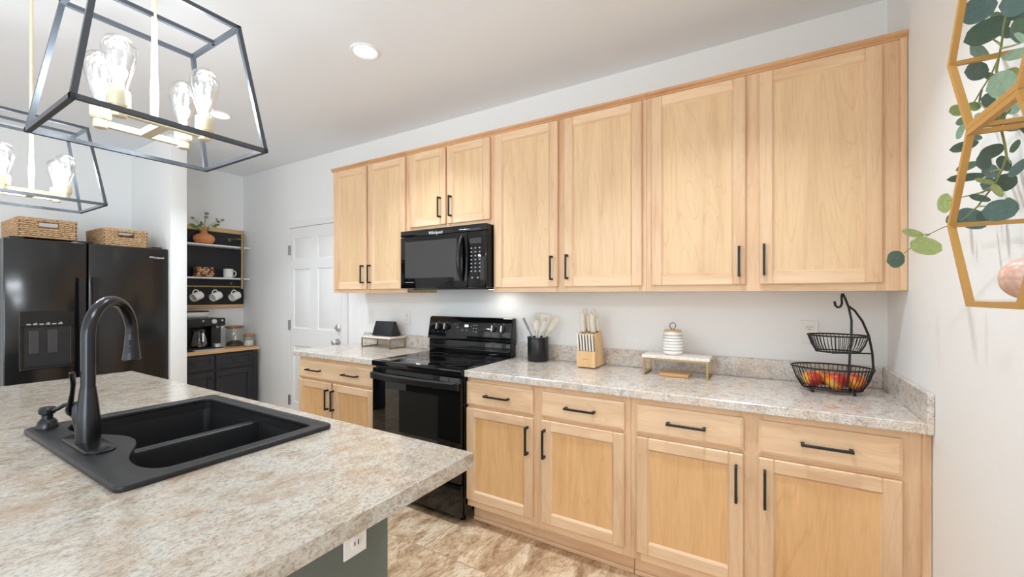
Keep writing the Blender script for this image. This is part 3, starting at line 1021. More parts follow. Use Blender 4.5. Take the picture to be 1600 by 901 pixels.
part('clock_display', b, M['screen_led'], cp)
def panel_mark(x, h, w, t_):
    b = bmnew()
    p = on_panel(x, h); Mk = face_matrix(p, (1, 0, 0), uu)
    q = [(-w / 2, -t_), (w / 2, -t_), (w / 2, t_), (-w / 2, t_)]
    prism(b, [Mk @ Vector((x_, y_, 0)) for x_, y_ in q], Mk.to_3x3() @ Vector((0, 0, 0.0006)))
    part('printed_mark', b, M['ink_grey'], cp)
for dx, dz, w in ((-0.11, 0.012, .007), (-0.085, 0.012, .007), (-0.085, -0.010, .011), (-0.035, -0.030, .012), (0.006, -0.030, .012), (0.045, 0.0, .009), (0.068, 0.010, .012), (0.092, 0.010, .009), (0.068, -0.013, .012), (0.092, -0.013, .013), (0.068, -0.035, .009), (0.092, -0.038, .012)):
    panel_mark(-2.403 + dx, 1.122 + dz, w, 0.0035)
for x in (-2.672, -2.594, -2.158, -2.078):
    for dz in (0.036, -0.040):
        panel_mark(x, 1.112 + dz, 0.006, 0.003)

# ================================================================== MICROWAVE
MX0, MX1, MYF = -2.775, -2.018, -0.400
t = thing('microwave_oven', 'black over-the-range microwave mounted under the short cabinet', 'microwave', ((MX0 + MX1) / 2, -0.2, 1.395))
b = bmnew()
box(b, MX0, MX1, -0.365, -0.004, 1.402, 1.8145, 0.003)
box(b, MX0 + 0.06, MX1 - 0.06, -0.33, -0.05, 1.394, 1.404)
part('microwave_case', b, M['satin_black'], t)
b = bmnew(); box(b, MX0, MX1, MYF, -0.366, 1.772, 1.816, 0.004, 0, 2); part('vent_grille', b, M['appliance'], t)
b = bmnew(); box(b, MX0, -2.168, MYF, -0.366, 1.402, 1.770, 0.004, 0, 2); md = part('microwave_door', b, M['glass_black'], t)
b = bmnew(); box(b, MX0 + 0.045, -2.255, MYF - 0.0012, MYF + 0.001, 1.475, 1.735); part('door_window', b, M['window_black'], md)
b = bmnew()
hp = []
for k in range(15):
    s = k / 14
    hp.append((-2.207, MYF - 0.006 - 0.040 * math.sin(PI * s) ** 0.8, 1.445 + 0.295 * s))
tube(b, hp, [0.010 + 0.006 * math.sin(PI * k / 14) for k in range(15)], 12)
part('door_handle', b, M['satin_black'], md, smooth=60)
b = bmnew(); box(b, -2.166, MX1, MYF, -0.366, 1.402, 1.770, 0.006, 0, 2); kp = part('control_panel', b, M['glass_black'], t)
for r in range(7):
    for c_ in range(3):
        x = -2.135 + c_ * 0.033; z = 1.660 - r * 0.025
        b = bmnew(); box(b, x - 0.006, x + 0.006, MYF - 0.0006, MYF + 0.001, z - 0.004, z + 0.004)
        part('key', b, M['ink_grey'], kp)
for x in (-2.128, -2.082):
    b = bmnew(); box(b, x - 0.007, x + 0.007, MYF - 0.0006, MYF + 0.001, 1.463, 1.472)
    part('key', b, M['ink_grey'], kp)
b = bmnew(); box(b, -2.145, -2.055, MYF - 0.0008, MYF + 0.001, 1.690, 1.725); part('display', b, M['window_black'], kp)
b = text_bm('Whirlpool', 0.030, face_matrix((-2.44, MYF - 0.001, 1.785), (1, 0, 0), (0, 0, 1))); part('logo', b, M['ink'], t, smooth=0)
b = bmnew(); box(b, MX0 + 0.05, MX0 + 0.13, MYF - 0.0006, MYF + 0.001, 1.443, 1.447); part('badge', b, M['ink_grey'], md)
b = bmnew(); box(b, -2.16, -2.06, -0.16, -0.10, 1.392, 1.395); part('task_light', b, M['lamp'], t)
lt = area_light('task_light_glow', (-2.11, -0.13, 1.389), (0, 0, 0), 0.09, 0.05, 0.16, (1, 0.9, 0.75))

# ================================================================== FRIDGE
GX = -4.930
t = thing('refrigerator', 'black side-by-side refrigerator with ice dispenser beside the white partition', 'refrigerator', (-5.3, -1.48, 0))
b = bmnew()
box(b, -5.70, GX - 0.062, -1.944, -1.026, 0.03, 1.750, 0.004)
for y in (-1.88, -1.09):
    box(b, GX - 0.16, GX - 0.04, y - 0.035, y + 0.035, 1.748, 1.765, 0.004)
box(b, GX - 0.16, GX - 0.03, -1.575, -1.49, 1.748, 1.765, 0.004)
box(b, -5.6, GX - 0.1, -1.92, -1.05, 0.0, 0.04)
part('fridge_body', b, M['satin_black'], t)
b = bmnew(); box(b, GX - 0.058, GX, -1.946, -1.535, 0.06, 1.750, 0.008, 0, 2); fd = part('freezer_door', b, M['fridge'], t)
b = bmnew(); box(b, GX - 0.058, GX, -1.526, -1.024, 0.06, 1.750, 0.008, 0, 2); rd = part('fridge_door', b, M['fridge'], t)
for y, d in ((-1.567, fd), (-1.494, rd)):
    b = bmnew()
    sec = []
    for k in range(13):
        s = k / 12
        z = 0.42 + 1.07 * s
        out = 0.030 + 0.018 * math.sin(PI * s)
        sec.append([b.verts.new((GX + q, y + w, z)) for q, w in ((out - 0.012, -0.019), (out, -0.016), (out, 0.016), (out - 0.012, 0.019))])
    for A, B in zip(sec, sec[1:]):
        for k in range(4):
            b.faces.new((A[k], B[k], B[(k + 1) % 4], A[(k + 1) % 4]))
    b.faces.new(sec[0]); b.faces.new(sec[-1][::-1])
    for z in (0.435, 1.472):
        box(b, GX - 0.002, GX + 0.030, y - 0.012, y + 0.012, z - 0.018, z + 0.012)
    part('fridge_handle', b, M['satin_black'], d)
# dispenser: raised frame, recess, two paddles, tray, printed icons
dy0, dy1, dz0, dz1 = -1.876, -1.602, 0.825, 1.238
b = bmnew()
box(b, GX, GX + 0.007, dy0, dy1, 1.128, dz1, 0.003)
box(b, GX, GX + 0.007, dy0, dy0 + 0.022, dz0 + 0.02, 1.130, 0.002)
box(b, GX, GX + 0.007, dy1 - 0.022, dy1, dz0 + 0.02, 1.130, 0.002)
box(b, GX, GX + 0.022, dy0, dy1, dz0, dz0 + 0.022, 0.004)
dp = part('ice_dispenser', b, M['appliance'], fd)
b = bmnew(); box(b, GX + 0.0002, GX + 0.002, dy0 + 0.02, dy1 - 0.02, dz0 + 0.02, 1.13); part('dispenser_recess', b, M['matte_black'], fd)
for y in (-1.806, -1.715):
    b = bmnew(); box(b, GX + 0.001, GX + 0.008, y - 0.026, y + 0.026, 0.935, 1.105, 0.004); part('dispenser_paddle', b, mat('paddle_grey', srgb(58, 58, 60), 0.4), fd)
b = bmnew()
for k in range(6):
    y = -1.832 + k * 0.031
    box(b, GX + 0.006, GX + 0.0078, y - 0.011, y + 0.011, 1.142, 1.152)
    if k % 2:
        box(b, GX + 0.006, GX + 0.0078, y - 0.004, y + 0.008, 1.152, 1.158)
part('dispenser_print', b, M['ink_grey'], fd)
b = text_bm('Whirlpool', 0.024, face_matrix((GX + 0.0006, -1.105, 1.672), (0, 1, 0), (0, 0, 1))); part('logo', b, M['ink'], rd, smooth=0)

# baskets on the fridge
def wicker_basket(label, x0, x1, y0, y1, z0, z1):
    t = thing('wicker_basket', label, 'basket', ((x0 + x1) / 2, (y0 + y1) / 2, z0), 'wicker baskets on the refrigerator')
    b = bmnew()
    w = 0.008
    hy0, hy1 = (y0 + y1) / 2 - 0.048, (y0 + y1) / 2 + 0.048
    hz0, hz1 = z1 - 0.058, z1 - 0.026
    box(b, x0, x0 + w, y0, y1, z0, z1 - 0.008)
    box(b, x0 + w, x1 - w, y0, y0 + w, z0, z1 - 0.008); box(b, x0 + w, x1 - w, y1 - w, y1, z0, z1 - 0.008)
    box(b, x1 - w, x1, y0, hy0, z0, z1 - 0.008); box(b, x1 - w, x1, hy1, y1, z0, z1 - 0.008)
    box(b, x1 - w, x1, hy0, hy1, z0, hz0); box(b, x1 - w, x1, hy0, hy1, hz1, z1 - 0.008)
    box(b, x0 + w, x1 - w, y0 + w, y1 - w, z0, z0 + w)
    part('basket_liner', b, M['wicker_dark'], t, smooth=0)
    b = bmnew()
    nrow = 9
    for r in range(nrow):
        z = z0 + 0.008 + (z1 - z0 - 0.022) * r / (nrow - 1)
        rr = round_rect(x0 - 0.001, x1 + 0.001, y0 - 0.001, y1 + 0.001, 0.02, 4)
        # resample the loop evenly
        P = [Vector((*p, 0)) for p in rr]
        L = [0]
        for i in range(len(P)):
            L.append(L[-1] + (P[(i + 1) % len(P)] - P[i]).length)
        tot = L[-1]; n = 2 * int(tot / 0.026)
        run, runs = [], []
        for k in range(n * 2):
            d = tot * k / (n * 2)
            i = max(j for j in range(len(P)) if L[j] <= d + 1e-9)
            q = P[i].lerp(P[(i + 1) % len(P)], (d - L[i]) / max(1e-9, L[i + 1] - L[i]))
            c0 = Vector(((x0 + x1) / 2, (y0 + y1) / 2, 0))
            o_ = (q - c0); o_.normalize()
            amp = 0.0035 * math.cos(PI * k / 2 + PI * (r % 2))
            q = q + o_ * amp
            q.z = z
            inhole = q.x > x1 - 0.02 and hy0 < q.y < hy1 and hz0 - 0.004 < z < hz1 + 0.004
            if inhole:
                if len(run) > 1:
                    runs.append(run)
                run = []
            else:
                run.append(q)
        if not runs:
            tube(b, run, 0.0066, 6, closed=True)
        else:
            if len(run) > 1:
                runs.append(run)
            for ru in runs:
                tube(b, ru, 0.0066, 6)
    part('woven_side', b, M['wicker'], t, smooth=60)
    b = bmnew()
    tube(b, [(p[0], p[1], z1 - 0.004) for p in round_rect(x0 - 0.002, x1 + 0.002, y0 - 0.002, y1 + 0.002, 0.02, 4)], 0.009, 8, closed=True)
    part('basket_rim', b, M['wicker'], t, smooth=60)
wicker_basket('left wicker basket on the refrigerator, above the ice dispenser', -5.50, -4.985, -1.868, -1.578, 1.766, 1.905)
wicker_basket('right wicker basket on the refrigerator, next to the white partition', -5.40, -4.985, -1.424, -1.150, 1.7505, 1.888)

# ================================================================== COFFEE NOOK
# low charcoal cabinet with a light wood top
CX = -5.368
t = thing('coffee_cabinet', 'charcoal sideboard with a light wood top in the coffee nook', 'sideboard', (-5.56, -0.47, 0))
b = bmnew()
box(b, XL + 0.003, CX, -0.885, -0.055, 0.06, 0.752, 0.002)
box(b, XL + 0.02, CX - 0.03, -0.87, -0.07, 0.0, 0.07)
box(b, CX - 0.002, CX + 0.006, -0.098, -0.055, 0.05, 0.752, 0.002)
part('cabinet_body', b, M['nook'], t)
b = bmnew(); box(b, XL + 0.002, -5.342, -0.893, -0.035, 0.752, 0.785, 0.003); part('wood_top', b, M['oak'], t)
def nook_front(y0, y1, z0, z1, fr, kind):
    b = bmnew()
    xf = CX + 0.016
    box(b, CX + 0.0005, xf, y0, y0 + fr, z0, z1, 0.002); box(b, CX + 0.0005, xf, y1 - fr, y1, z0, z1, 0.002)
    box(b, CX + 0.0005, xf - 0.0004, y0 + fr, y1 - fr, z0, z0 + fr, 0.002); box(b, CX + 0.0005, xf - 0.0004, y0 + fr, y1 - fr, z1 - fr, z1, 0.002)
    box(b, CX + 0.0005, CX + 0.006, y0 + fr, y1 - fr, z0 + fr, z1 - fr)
    d = part(kind, b, M['nook'], t)
    yk, zk = ((y0 + y1) / 2, (z0 + z1) / 2) if kind == 'drawer_front' else ((y1 - 0.03 if y0 < -0.6 else y0 + 0.03), z1 - 0.06)
    b = bmnew(); lathe(b, [(0.006, 0), (0.006, 0.012), (0.013, 0.018), (0.013, 0.024), (0.006, 0.027)], (CX + (0.005 if kind == 'drawer_front' else 0.014), yk, zk), 14, Matrix.Rotation(PI / 2, 3, 'Y'))
    part('knob', b, M['matte_black'], d)
nook_front(-0.868, -0.487, 0.590, 0.735, 0.034, 'drawer_front')
nook_front(-0.468, -0.102, 0.590, 0.735, 0.034, 'drawer_front')
nook_front(-0.868, -0.487, 0.075, 0.568, 0.058, 'cabinet_door')
nook_front(-0.468, -0.102, 0.075, 0.568, 0.058, 'cabinet_door')

# black wall board with oak edges, brass rail, two white shelves
t = thing('wall_board', 'black wall board with oak edge strips and a brass mug rail in the coffee nook', 'wall shelf', (XL, -0.45, 1.205))
b = bmnew(); box(b, XL + 0.001, XL + 0.016, -0.885, -0.004, 1.246, 2.060); part('board', b, M['nook_panel'], t)
b = bmnew(); box(b, XL + 0.001, XL + 0.026, -0.888, -0.003, 2.060, 2.106, 0.002); part('edge_strip', b, M['oak'], t)
b = bmnew(); box(b, XL + 0.001, XL + 0.026, -0.888, -0.003, 1.207, 1.247, 0.002); part('edge_strip', b, M['oak'], t)
PXX = -5.588
b = bmnew()
tube(b, [(PXX, -0.100, 1.425), (PXX, -0.100, 2.045)], 0.0125, 12)
tube(b, [(XL + 0.014, -0.155, 1.985), (PXX - 0.02, -0.155, 1.985), (PXX, -0.145, 1.985), (PXX, -0.105, 1.985)], 0.006, 8)
lathe(b, [(0.018, 0), (0.018, 0.006)], (XL + 0.016, -0.155, 1.985), 16, Matrix.Rotation(PI / 2, 3, 'Y'))
lathe(b, [(0.011, 0), (0.011, 0.03)], (XL + 0.016, -0.150, 1.487), 12, Matrix.Rotation(PI / 2, 3, 'Y'))
part('brass_post', b, M['brass'], t, smooth=50)
b = bmnew(); tube(b, [(PXX, -0.890, 1.447), (PXX, -0.105, 1.447)], 0.0075, 10); part('mug_rail', b, M['brass'], t, smooth=50)
for z, lab in ((1.885, 'upper white wall shelf in the coffee nook, under the terracotta vase'), (1.530, 'lower white wall shelf in the coffee nook, under the white mug')):
    b = bmnew(); box(b, XL + 0.0165, -5.602, -0.893, -0.008, z, z + 0.017, 0.002)
    solo('wall_shelf', b, M['white'], lab, 'shelf', 'white shelves of the coffee nook')

def mug_parts(t, c, L, R, Mr, hook_dir, inner=None):
    """mug along local z from base (0) to mouth (L); handle on local +x"""
    c = Vector(c)
    b = bmnew()
    lathe(b, [(R * 0.72, 0.0), (R * 0.93, 0.004), (R, 0.014), (R, L - 0.003), (R - 0.002, L), (R - 0.005, L - 0.002), (R - 0.005, 0.012), (R * 0.5, 0.007)], c, 28, Mr)
    part('mug_body', b, M['ceramic'], t, smooth=50)
    b = bmnew()
    pts = []
    for k in range(13):
        a = PI / 2 - PI * k / 12
        pts.append(c + Mr @ Vector((R - 0.004 + 0.031 * math.cos(a), 0, L * 0.5 + 0.033 * math.sin(a))))
    tube(b, pts, 0.0052, 10)
    part('mug_handle', b, M['ceramic'], t, smooth=60)

# three mugs hanging on hooks, mouths to the left
mouth = Vector((0.30, -0.86, -0.36)).normalized()
hx = Vector((0, 0, 1)); hx = (hx - mouth * hx.dot(mouth)).normalized()
hy = mouth.cross(hx)
Mh = Matrix((hx, hy, mouth)).transposed()
names = ('white mug hanging on the rail, leftmost of the three', 'white mug hanging on the rail, middle of the three', 'white mug hanging on the rail, nearest the brass post')
for y, lab in zip((-0.560, -0.382, -0.192), names):
    L_, R_ = 0.100, 0.043
    grip = Vector((PXX, y, 1.402))            # where the hook carries the handle
    c = grip - Mh @ Vector((R_ - 0.004 + 0.031 - 0.0052, 0, L_ * 0.5))
    t = thing('hanging_mug', lab, 'mug', tuple(c), 'white mugs of the coffee nook')
    mug_parts(t, c, L_, R_, Mh, None)
    hk = bmnew()
    pts = [(PXX, y, 1.4565), (PXX + 0.009, y, 1.452), (PXX + 0.010, y, 1.440), (PXX, y, 1.425), (PXX - 0.006, y, 1.412), (PXX - 0.003, y, 1.4015), (PXX + 0.005, y, 1.400), (PXX + 0.010, y, 1.407)]
    tube(hk, pts, 0.0014, 6)
    solo('rail_hook', hk, M['brass'], 'small brass hook holding the ' + lab.split(' hanging')[0] + ' that is ' + lab.split(', ')[1], 'hook', 'hooks on the mug rail')
# mug standing on the lower shelf
t = thing('coffee_mug', 'white mug standing upright on the lower nook shelf', 'mug', (-5.67, -0.205, 1.547), 'white mugs of the coffee nook')
mug_parts(t, (-5.67, -0.205, 1.5472), 0.100, 0.047, Matrix.Rotation(PI / 2 - 0.25, 3, 'Z'), None)

# terracotta vase with flowers
t = thing('terracotta_vase', 'round terracotta vase on the upper nook shelf', 'vase', (-5.68, -0.440, 1.902))
b = bmnew()
lathe(b, [(0.050, 0.0), (0.075, 0.012), (0.093, 0.040), (0.098, 0.062), (0.090, 0.086), (0.060, 0.106), (0.033, 0.118), (0.028, 0.130), (0.030, 0.146), (0.036, 0.152), (0.031, 0.152), (0.024, 0.140), (0.026, 0.118)], (-5.68, -0.440, 1.9022), 32)
part('vase_body', b, M['terracotta'], t, smooth=60)
t = thing('flower_sprig', 'loose sprigs with green leaves and dusty pink flower heads in the terracotta vase', 'flowers', (-5.68, -0.44, 2.0))
b = bmnew()
tips = [(-5.66, -0.425, 2.235), (-5.65, -0.555, 2.165), (-5.68, -0.515, 2.15), (-5.64, -0.335, 2.17), (-5.67, -0.270, 2.185), (-5.66, -0.44, 2.19)]
for p in tips:
    q = Vector((-5.68, -0.440, 2.01)); e = Vector(p); m_ = q.lerp(e, 0.5) + Vector((0, (q.y - e.y) * 0.18, 0.012))
    tube(b, [q, q.lerp(m_, 0.6), m_, m_.lerp(e, 0.6), e], 0.0022, 6)
part('stems', b, M['stem'], t, smooth=60)
def blade_leaf(bm, c, l, w, tone=None, lay=None, n=7):
    """one broad leaf: c base->tip along l, half width w"""
    c, l, w = Vector(c), Vector(l), Vector(w)
    nrm = l.cross(w); nrm.normalize()
    sz = w.length
    prev = None
    rows = []
    for i in range(n + 1):
        s = -1 + 2 * i / n
        wd = max(0.0, 1 - abs(s) ** 2.3) ** 0.55 * (1 - 0.10 * s)
        if i in (0, n):
            wd = 0.02
        mid = c + l * s + nrm * (0.16 * sz * (s * s - 0.3))
        rows.append([bm.verts.new(mid + w * wd * k + nrm * (0.22 * sz * abs(k) ** 2 * wd)) for k in (-1, -0.5, 0, 0.5, 1)])
    for A, B in zip(rows, rows[1:]):
        for k in range(4):
            f = bm.faces.new((A[k], A[k + 1], B[k + 1], B[k]))
            if lay is not None:
                for lp in f.loops:
                    lp[lay] = tone
b = bmnew()
for c, l, w in [((-5.65, -0.56, 2.09), (0, -0.030, 0.006), (0.006, 0, 0.014)), ((-5.65, -0.53, 2.075), (0, -0.028, -0.010), (0.008, 0, 0.012)), ((-5.65, -0.49, 2.10), (0, 0.020, 0.012), (0.008, -.004, 0.014)),
                ((-5.64, -0.48, 2.12), (0, -0.018, 0.014), (0.008, 0, 0.012)), ((-5.64, -0.42, 2.06), (0, 0.012, 0.016), (0.008, -.006, 0.006)), ((-5.65, -0.33, 2.125), (0, 0.028, 0.004), (0.006, 0, 0.012)),
                ((-5.65, -0.355, 2.105), (0, 0.026, -0.004), (0.006, 0, 0.010)), ((-5.64, -0.32, 2.16), (0, 0.020, -0.008), (0.006, 0, 0.011)), ((-5.65, -0.50, 2.05), (0, -0.022, 0.010), (0.008, 0, 0.010))]:
    blade_leaf(b, c, l, w)
part('leaves', b, mat('sprig_leaf', srgb(92, 130, 78), 0.6), t, smooth=80)
fl = mat('dusty_flower', srgb(176, 150, 140), 0.8)
for p, s in (((-5.66, -0.425, 2.235), 0.021), ((-5.66, -0.428, 2.195), 0.019), ((-5.65, -0.56, 2.165), 0.016), ((-5.67, -0.265, 2.19), 0.016), ((-5.64, -0.335, 2.185), 0.012)):
    b = bmnew()
    for k in range(14):
        a = k * 2.4; r = s * math.sqrt(k / 14)
        ellipsoid(b, (p[0] + r * math.cos(a) * 0.7, p[1] + r * math.sin(a), p[2] + 0.006 * math.cos(k)), s * 0.34, s * 0.34, s * 0.45, 8, 5)
    part('flower_head', b, fl, t, smooth=70)

# holder full of corks on the lower shelf
t = thing('cork_holder', 'dark holder packed with wine corks on the lower nook shelf', 'cork holder', (-5.67, -0.45, 1.547))
b = bmnew()
y0, y1, z0, z1 = -0.545, -0.355, 1.5475, 1.660
for x in (-5.722, -5.612):
    tube(b, [(x, p[0], p[1]) for p in round_rect(y0, y1, z0, z1, 0.022, 4)], 0.0028, 6, closed=True)
for p in round_rect(y0, y1, z0, z1, 0.022, 1)[::1]:
    tube(b, [(-5.722, p[0], p[1]), (-5.612, p[0], p[1])], 0.0022, 6)
box(b, -5.725, -5.720, y0 + 0.004, y1 - 0.004, z0 + 0.004, z1 - 0.004)
part('holder_frame', b, M['matte_black'], t, smooth=50)
cork_c = [srgb(205, 160, 110), srgb(172, 124, 82), srgb(226, 194, 150), srgb(120, 74, 58)]
cork_ms = [mat('cork', c, 0.8) for c in cork_c]
protos = {}
rr = random.Random(3)
row = 0; zz = z0 + 0.0155
while zz < z1 - 0.012:
    yy = y0 + 0.020 + (0.0115 if row % 2 else 0)
    while yy < y1 - 0.012:
        k = rr.choice((0, 0, 1, 2, 3))
        px_ = -5.664 + rr.uniform(-0.003, 0.004)
        if k not in protos:
            b = bmnew(); lathe(b, [(0.0096, -0.044), (0.0112, -0.042), (0.0112, 0.042), (0.0096, 0.044)], (px_, yy, zz), 10, Matrix.Rotation(PI / 2, 3, 'Y'))
            lab = ('tan wine cork end showing in the dark holder', 'brown wine cork end showing in the dark holder', 'pale wine cork end showing in the dark holder', 'wine-stained cork end showing in the dark holder')[k]
            o = solo('wine_cork', b, cork_ms[k], lab, 'cork', 'corks in the dark holder')
            protos[k] = (o, Vector(o.location) - Vector((px_, yy, zz)))
        else:
            o, off = protos[k]
            dup(o, Vector((px_, yy, zz)) + off)
        yy += 0.0232
    row += 1
    zz += 0.0203

# coffee machine
t = thing('coffee_machine', 'black and steel coffee machine with glass carafe on the nook sideboard', 'coffee maker', (-5.58, -0.52, 0.785))
b = bmnew()
box(b, -5.735, -5.400, -0.690, -0.372, 0.7855, 0.815, 0.006, 0, 2)
box(b, -5.735, -5.560, -0.690, -0.372, 0.810, 1.070, 0.008, 0, 2)
box(b, -5.570, -5.445, -0.470, -0.380, 0.812, 1.030, 0.008, 0, 2)
part('machine_body', b, M['satin_black'], t)
b = bmnew(); box(b, -5.735, -5.410, -0.694, -0.350, 1.030, 1.112, 0.012, 0, 3); hd = part('brew_head', b, M['satin_black'], t)
for y, r in ((-0.560, 0.009), (-0.365 - 0.02, 0.010)):
    b = bmnew(); lathe(b, [(r, 0), (r, 0.006), (r * 0.8, 0.008)], (-5.4105, y, 1.088), 14, Matrix.Rotation(PI / 2, 3, 'Y')); part('button', b, M['chrome'], hd)
b = bmnew(); lathe(b, [(0.025, 0), (0.025, 0.008), (0.019, 0.014), (0.017, 0.014)], (-5.4105, -0.460, 1.080), 24, Matrix.Rotation(PI / 2, 3, 'Y')); part('dial', b, M['chrome'], hd)
b = bmnew(); box(b, -5.720, -5.540, -0.648, -0.455, 1.112, 1.178, 0.010, 0, 2); ho = part('bean_hopper', b, M['chrome'], t)
b = bmnew(); box(b, -5.724, -5.536, -0.652, -0.451, 1.176, 1.188, 0.004); part('hopper_lid', b, M['satin_black'], ho)
b = bmnew(); lathe(b, [(0.028, 0), (0.028, -0.022), (0.024, -0.026)], (-5.470, -0.410, 1.030), 20); tube(b, [(-5.445, -0.408, 1.018), (-5.37, -0.402, 1.014)], [0.009, 0.011], 10); part('portafilter', b, M['chrome'], t)
b = bmnew(); box(b, -5.405, -5.355, -0.655, -0.385, 0.7856, 0.800, 0.003); box(b, -5.46, -5.36, -0.47, -0.385, 0.8150, 0.822, 0.003); lathe(b, [(0.034, 0.822), (0.034, 0.845), (0.03, 0.848)], (-5.42, -0.43, 0), 20); part('drip_tray', b, M['chrome'], t)
b = bmnew()
lathe(b, [(0.062, 0.816), (0.072, 0.826), (0.074, 0.860), (0.062, 0.925), (0.050, 0.965), (0.052, 0.985), (0.048, 0.985), (0.046, 0.965)], (-5.480, -0.565, 0), 28)
ca = part('carafe', b, clear_glass('smoky_carafe', (0.42, 0.41, 0.40, 1), 0.12, 0.7), t, smooth=60)
b = bmnew(); lathe(b, [(0.054, 0.984), (0.054, 1.004), (0.030, 1.012)], (-5.480, -0.565, 0), 24); part('carafe_lid', b, M['satin_black'], ca)
b = bmnew(); tube(b, [(-5.425, -0.572, 0.985), (-5.392, -0.572, 0.975), (-5.388, -0.572, 0.93), (-5.395, -0.572, 0.875), (-5.412, -0.572, 0.862)], 0.008, 10); part('carafe_handle', b, M['satin_black'], ca, smooth=60)
b = bmnew(); box(b, -5.387, -5.3795, -0.580, -0.564, 0.880, 0.968, 0.002); part('handle_inlay', b, M['ceramic'], ca)

def canister(label, x, y, r, h, fill_m, fill_h, dome):
    t = thing('glass_canister', label, 'canister', (x, y, 0.785), 'glass canisters with wood lids')
    b = bmnew(); z = 0.7853
    lathe(b, [(r - 0.004, z), (r, z + 0.004), (r, z + h - 0.006), (r - 0.002, z + h - 0.003), (r - 0.004, z + h - 0.006), (r - 0.004, z + 0.006)], (x, y, 0), 32)
    part('glass_jar', b, M['glass'], t, smooth=60)
    b = bmnew(); lathe(b, [(r - 0.010, z + h - 0.008), (r - 0.010, z + h - 0.001), (r + 0.004, z + h), (r + 0.004, z + h + 0.016), (r, z + h + 0.019)], (x, y, 0), 32)
    part('wood_lid', b, M['acacia'], t, smooth=50)
    b = bmnew()
    prof = [(r - 0.006, z + 0.007), (r - 0.006, z + fill_h)]
    prof += [((r - 0.006) * math.cos(a), z + fill_h + dome * math.sin(a)) for a in (0.3, 0.7, 1.1, 1.45)]
    lathe(b, prof, (x, y, 0), 28)
    part('contents', b, fill_m, t, smooth=60)
bean = mat('coffee_beans', srgb(44, 38, 36), 0.6); _t = NT(bean); _t.bump(_t.noise(_t.coords((1, 1, 1)), 90, 2), 0.6, 0.006)
sugar = mat('white_sugar', srgb(236, 235, 232), 0.8)
canister('large glass canister with wood lid holding dark coffee, beside the coffee machine', -5.600, -0.172, 0.088, 0.205, bean, 0.018, 0.045)
canister('small glass canister with wood lid holding white sugar, at the right end of the sideboard', -5.440, -0.102, 0.053, 0.116, sugar, 0.068, 0.002)

# ================================================================== THINGS ON THE COUNTERS
CT = 0.9145
def riser(label, x0, x1, y0, y1, h):
    t = thing('riser_stand', label, 'riser', ((x0 + x1) / 2, (y0 + y1) / 2, CT), 'marble risers on the countertops')
    b = bmnew(); box(b, x0, x1, y0, y1, CT + h - 0.017, CT + h, 0.002); part('marble_top', b, M['marble'], t)
    b = bmnew()
    for x in (x0 + 0.012, x1 - 0.012):
        bar(b, (x, y0 + 0.008, CT), (x, y0 + 0.008, CT + h - 0.017), 0.009, 0.009, (0, 1, 0))
        bar(b, (x, y1 - 0.008, CT), (x, y1 - 0.008, CT + h - 0.017), 0.009, 0.009, (0, 1, 0))
        bar(b, (x, y0 + 0.0125, CT + 0.0045), (x, y1 - 0.0125, CT + 0.0045), 0.009, 0.009)
        bar(b, (x, y0 + 0.0125, CT + h - 0.0215), (x, y1 - 0.0125, CT + h - 0.0215), 0.009, 0.009)
    for y in (y0 + 0.008, y1 - 0.008):
        bar(b, (x0 + 0.0165, y, CT + h - 0.0215), (x1 - 0.0165, y, CT + h - 0.0215), 0.009, 0.009)
    part('brass_frame', b, M['brass'], t)
riser('marble and brass riser on the long countertop, carrying the striped jar', -1.082, -0.738, -0.240, -0.060, 0.112)
riser('marble and brass riser on the short countertop, carrying the smart display', -3.440, -3.085, -0.215, -0.035, 0.098)

# smart display with sloped fabric back
t = thing('smart_display', 'small charcoal smart display on the riser left of the range', 'smart display', (-3.229, -0.12, CT + 0.098))
yb_ = -0.175; zb_ = CT + 0.0984
b = bmnew()
prof = [(yb_, zb_ + 0.006), (yb_ + 0.008, zb_), (yb_ + 0.100, zb_), (yb_ + 0.104, zb_ + 0.010), (yb_ + 0.058, zb_ + 0.118), (yb_ + 0.048, zb_ + 0.122), (yb_ + 0.040, zb_ + 0.119)]
prism(b, [(-3.342, y, z) for y, z in prof], (0.226, 0, 0))
part('display_body', b, mat('charcoal_fabric', srgb(48, 48, 50), 0.85), t, smooth=50)
b = bmnew()
d0 = Vector((0, yb_, zb_ + 0.006)); d1 = Vector((0, yb_ + 0.040, zb_ + 0.119)); dv = (d1 - d0)
q = [d0 + dv * 0.06, d0 + dv * 0.96]
nrm = Vector((0, -dv.z, dv.y)).normalized()
prism(b, [(-3.334, q[0].y, q[0].z), (-3.124, q[0].y, q[0].z), (-3.124, q[1].y, q[1].z), (-3.334, q[1].y, q[1].z)], nrm * 0.002)
part('screen', b, mat('dark_screen', srgb(34, 37, 42), 0.12), t, smooth=0)

# utensil crock
UX, UY = -1.800, -0.105
t = thing('utensil_crock', 'black utensil crock on the countertop right of the range', 'utensil crock', (UX, UY, CT))
b = bmnew(); lathe(b, [(0.066, 0.0), (0.069, 0.003), (0.069, 0.157), (0.067, 0.160), (0.064, 0.157), (0.064, 0.006)], (UX, UY, CT + 0.0003), 36); part('crock_body', b, M['satin_black'], t, smooth=50)
b = bmnew(); lathe(b, [(0.0645, 0.150), (0.072, 0.152), (0.072, 0.160), (0.0645, 0.161)], (UX, UY, CT + 0.0003), 36, cap0=False, cap1=False); part('crock_rim', b, M['satin_black'], t, smooth=50)

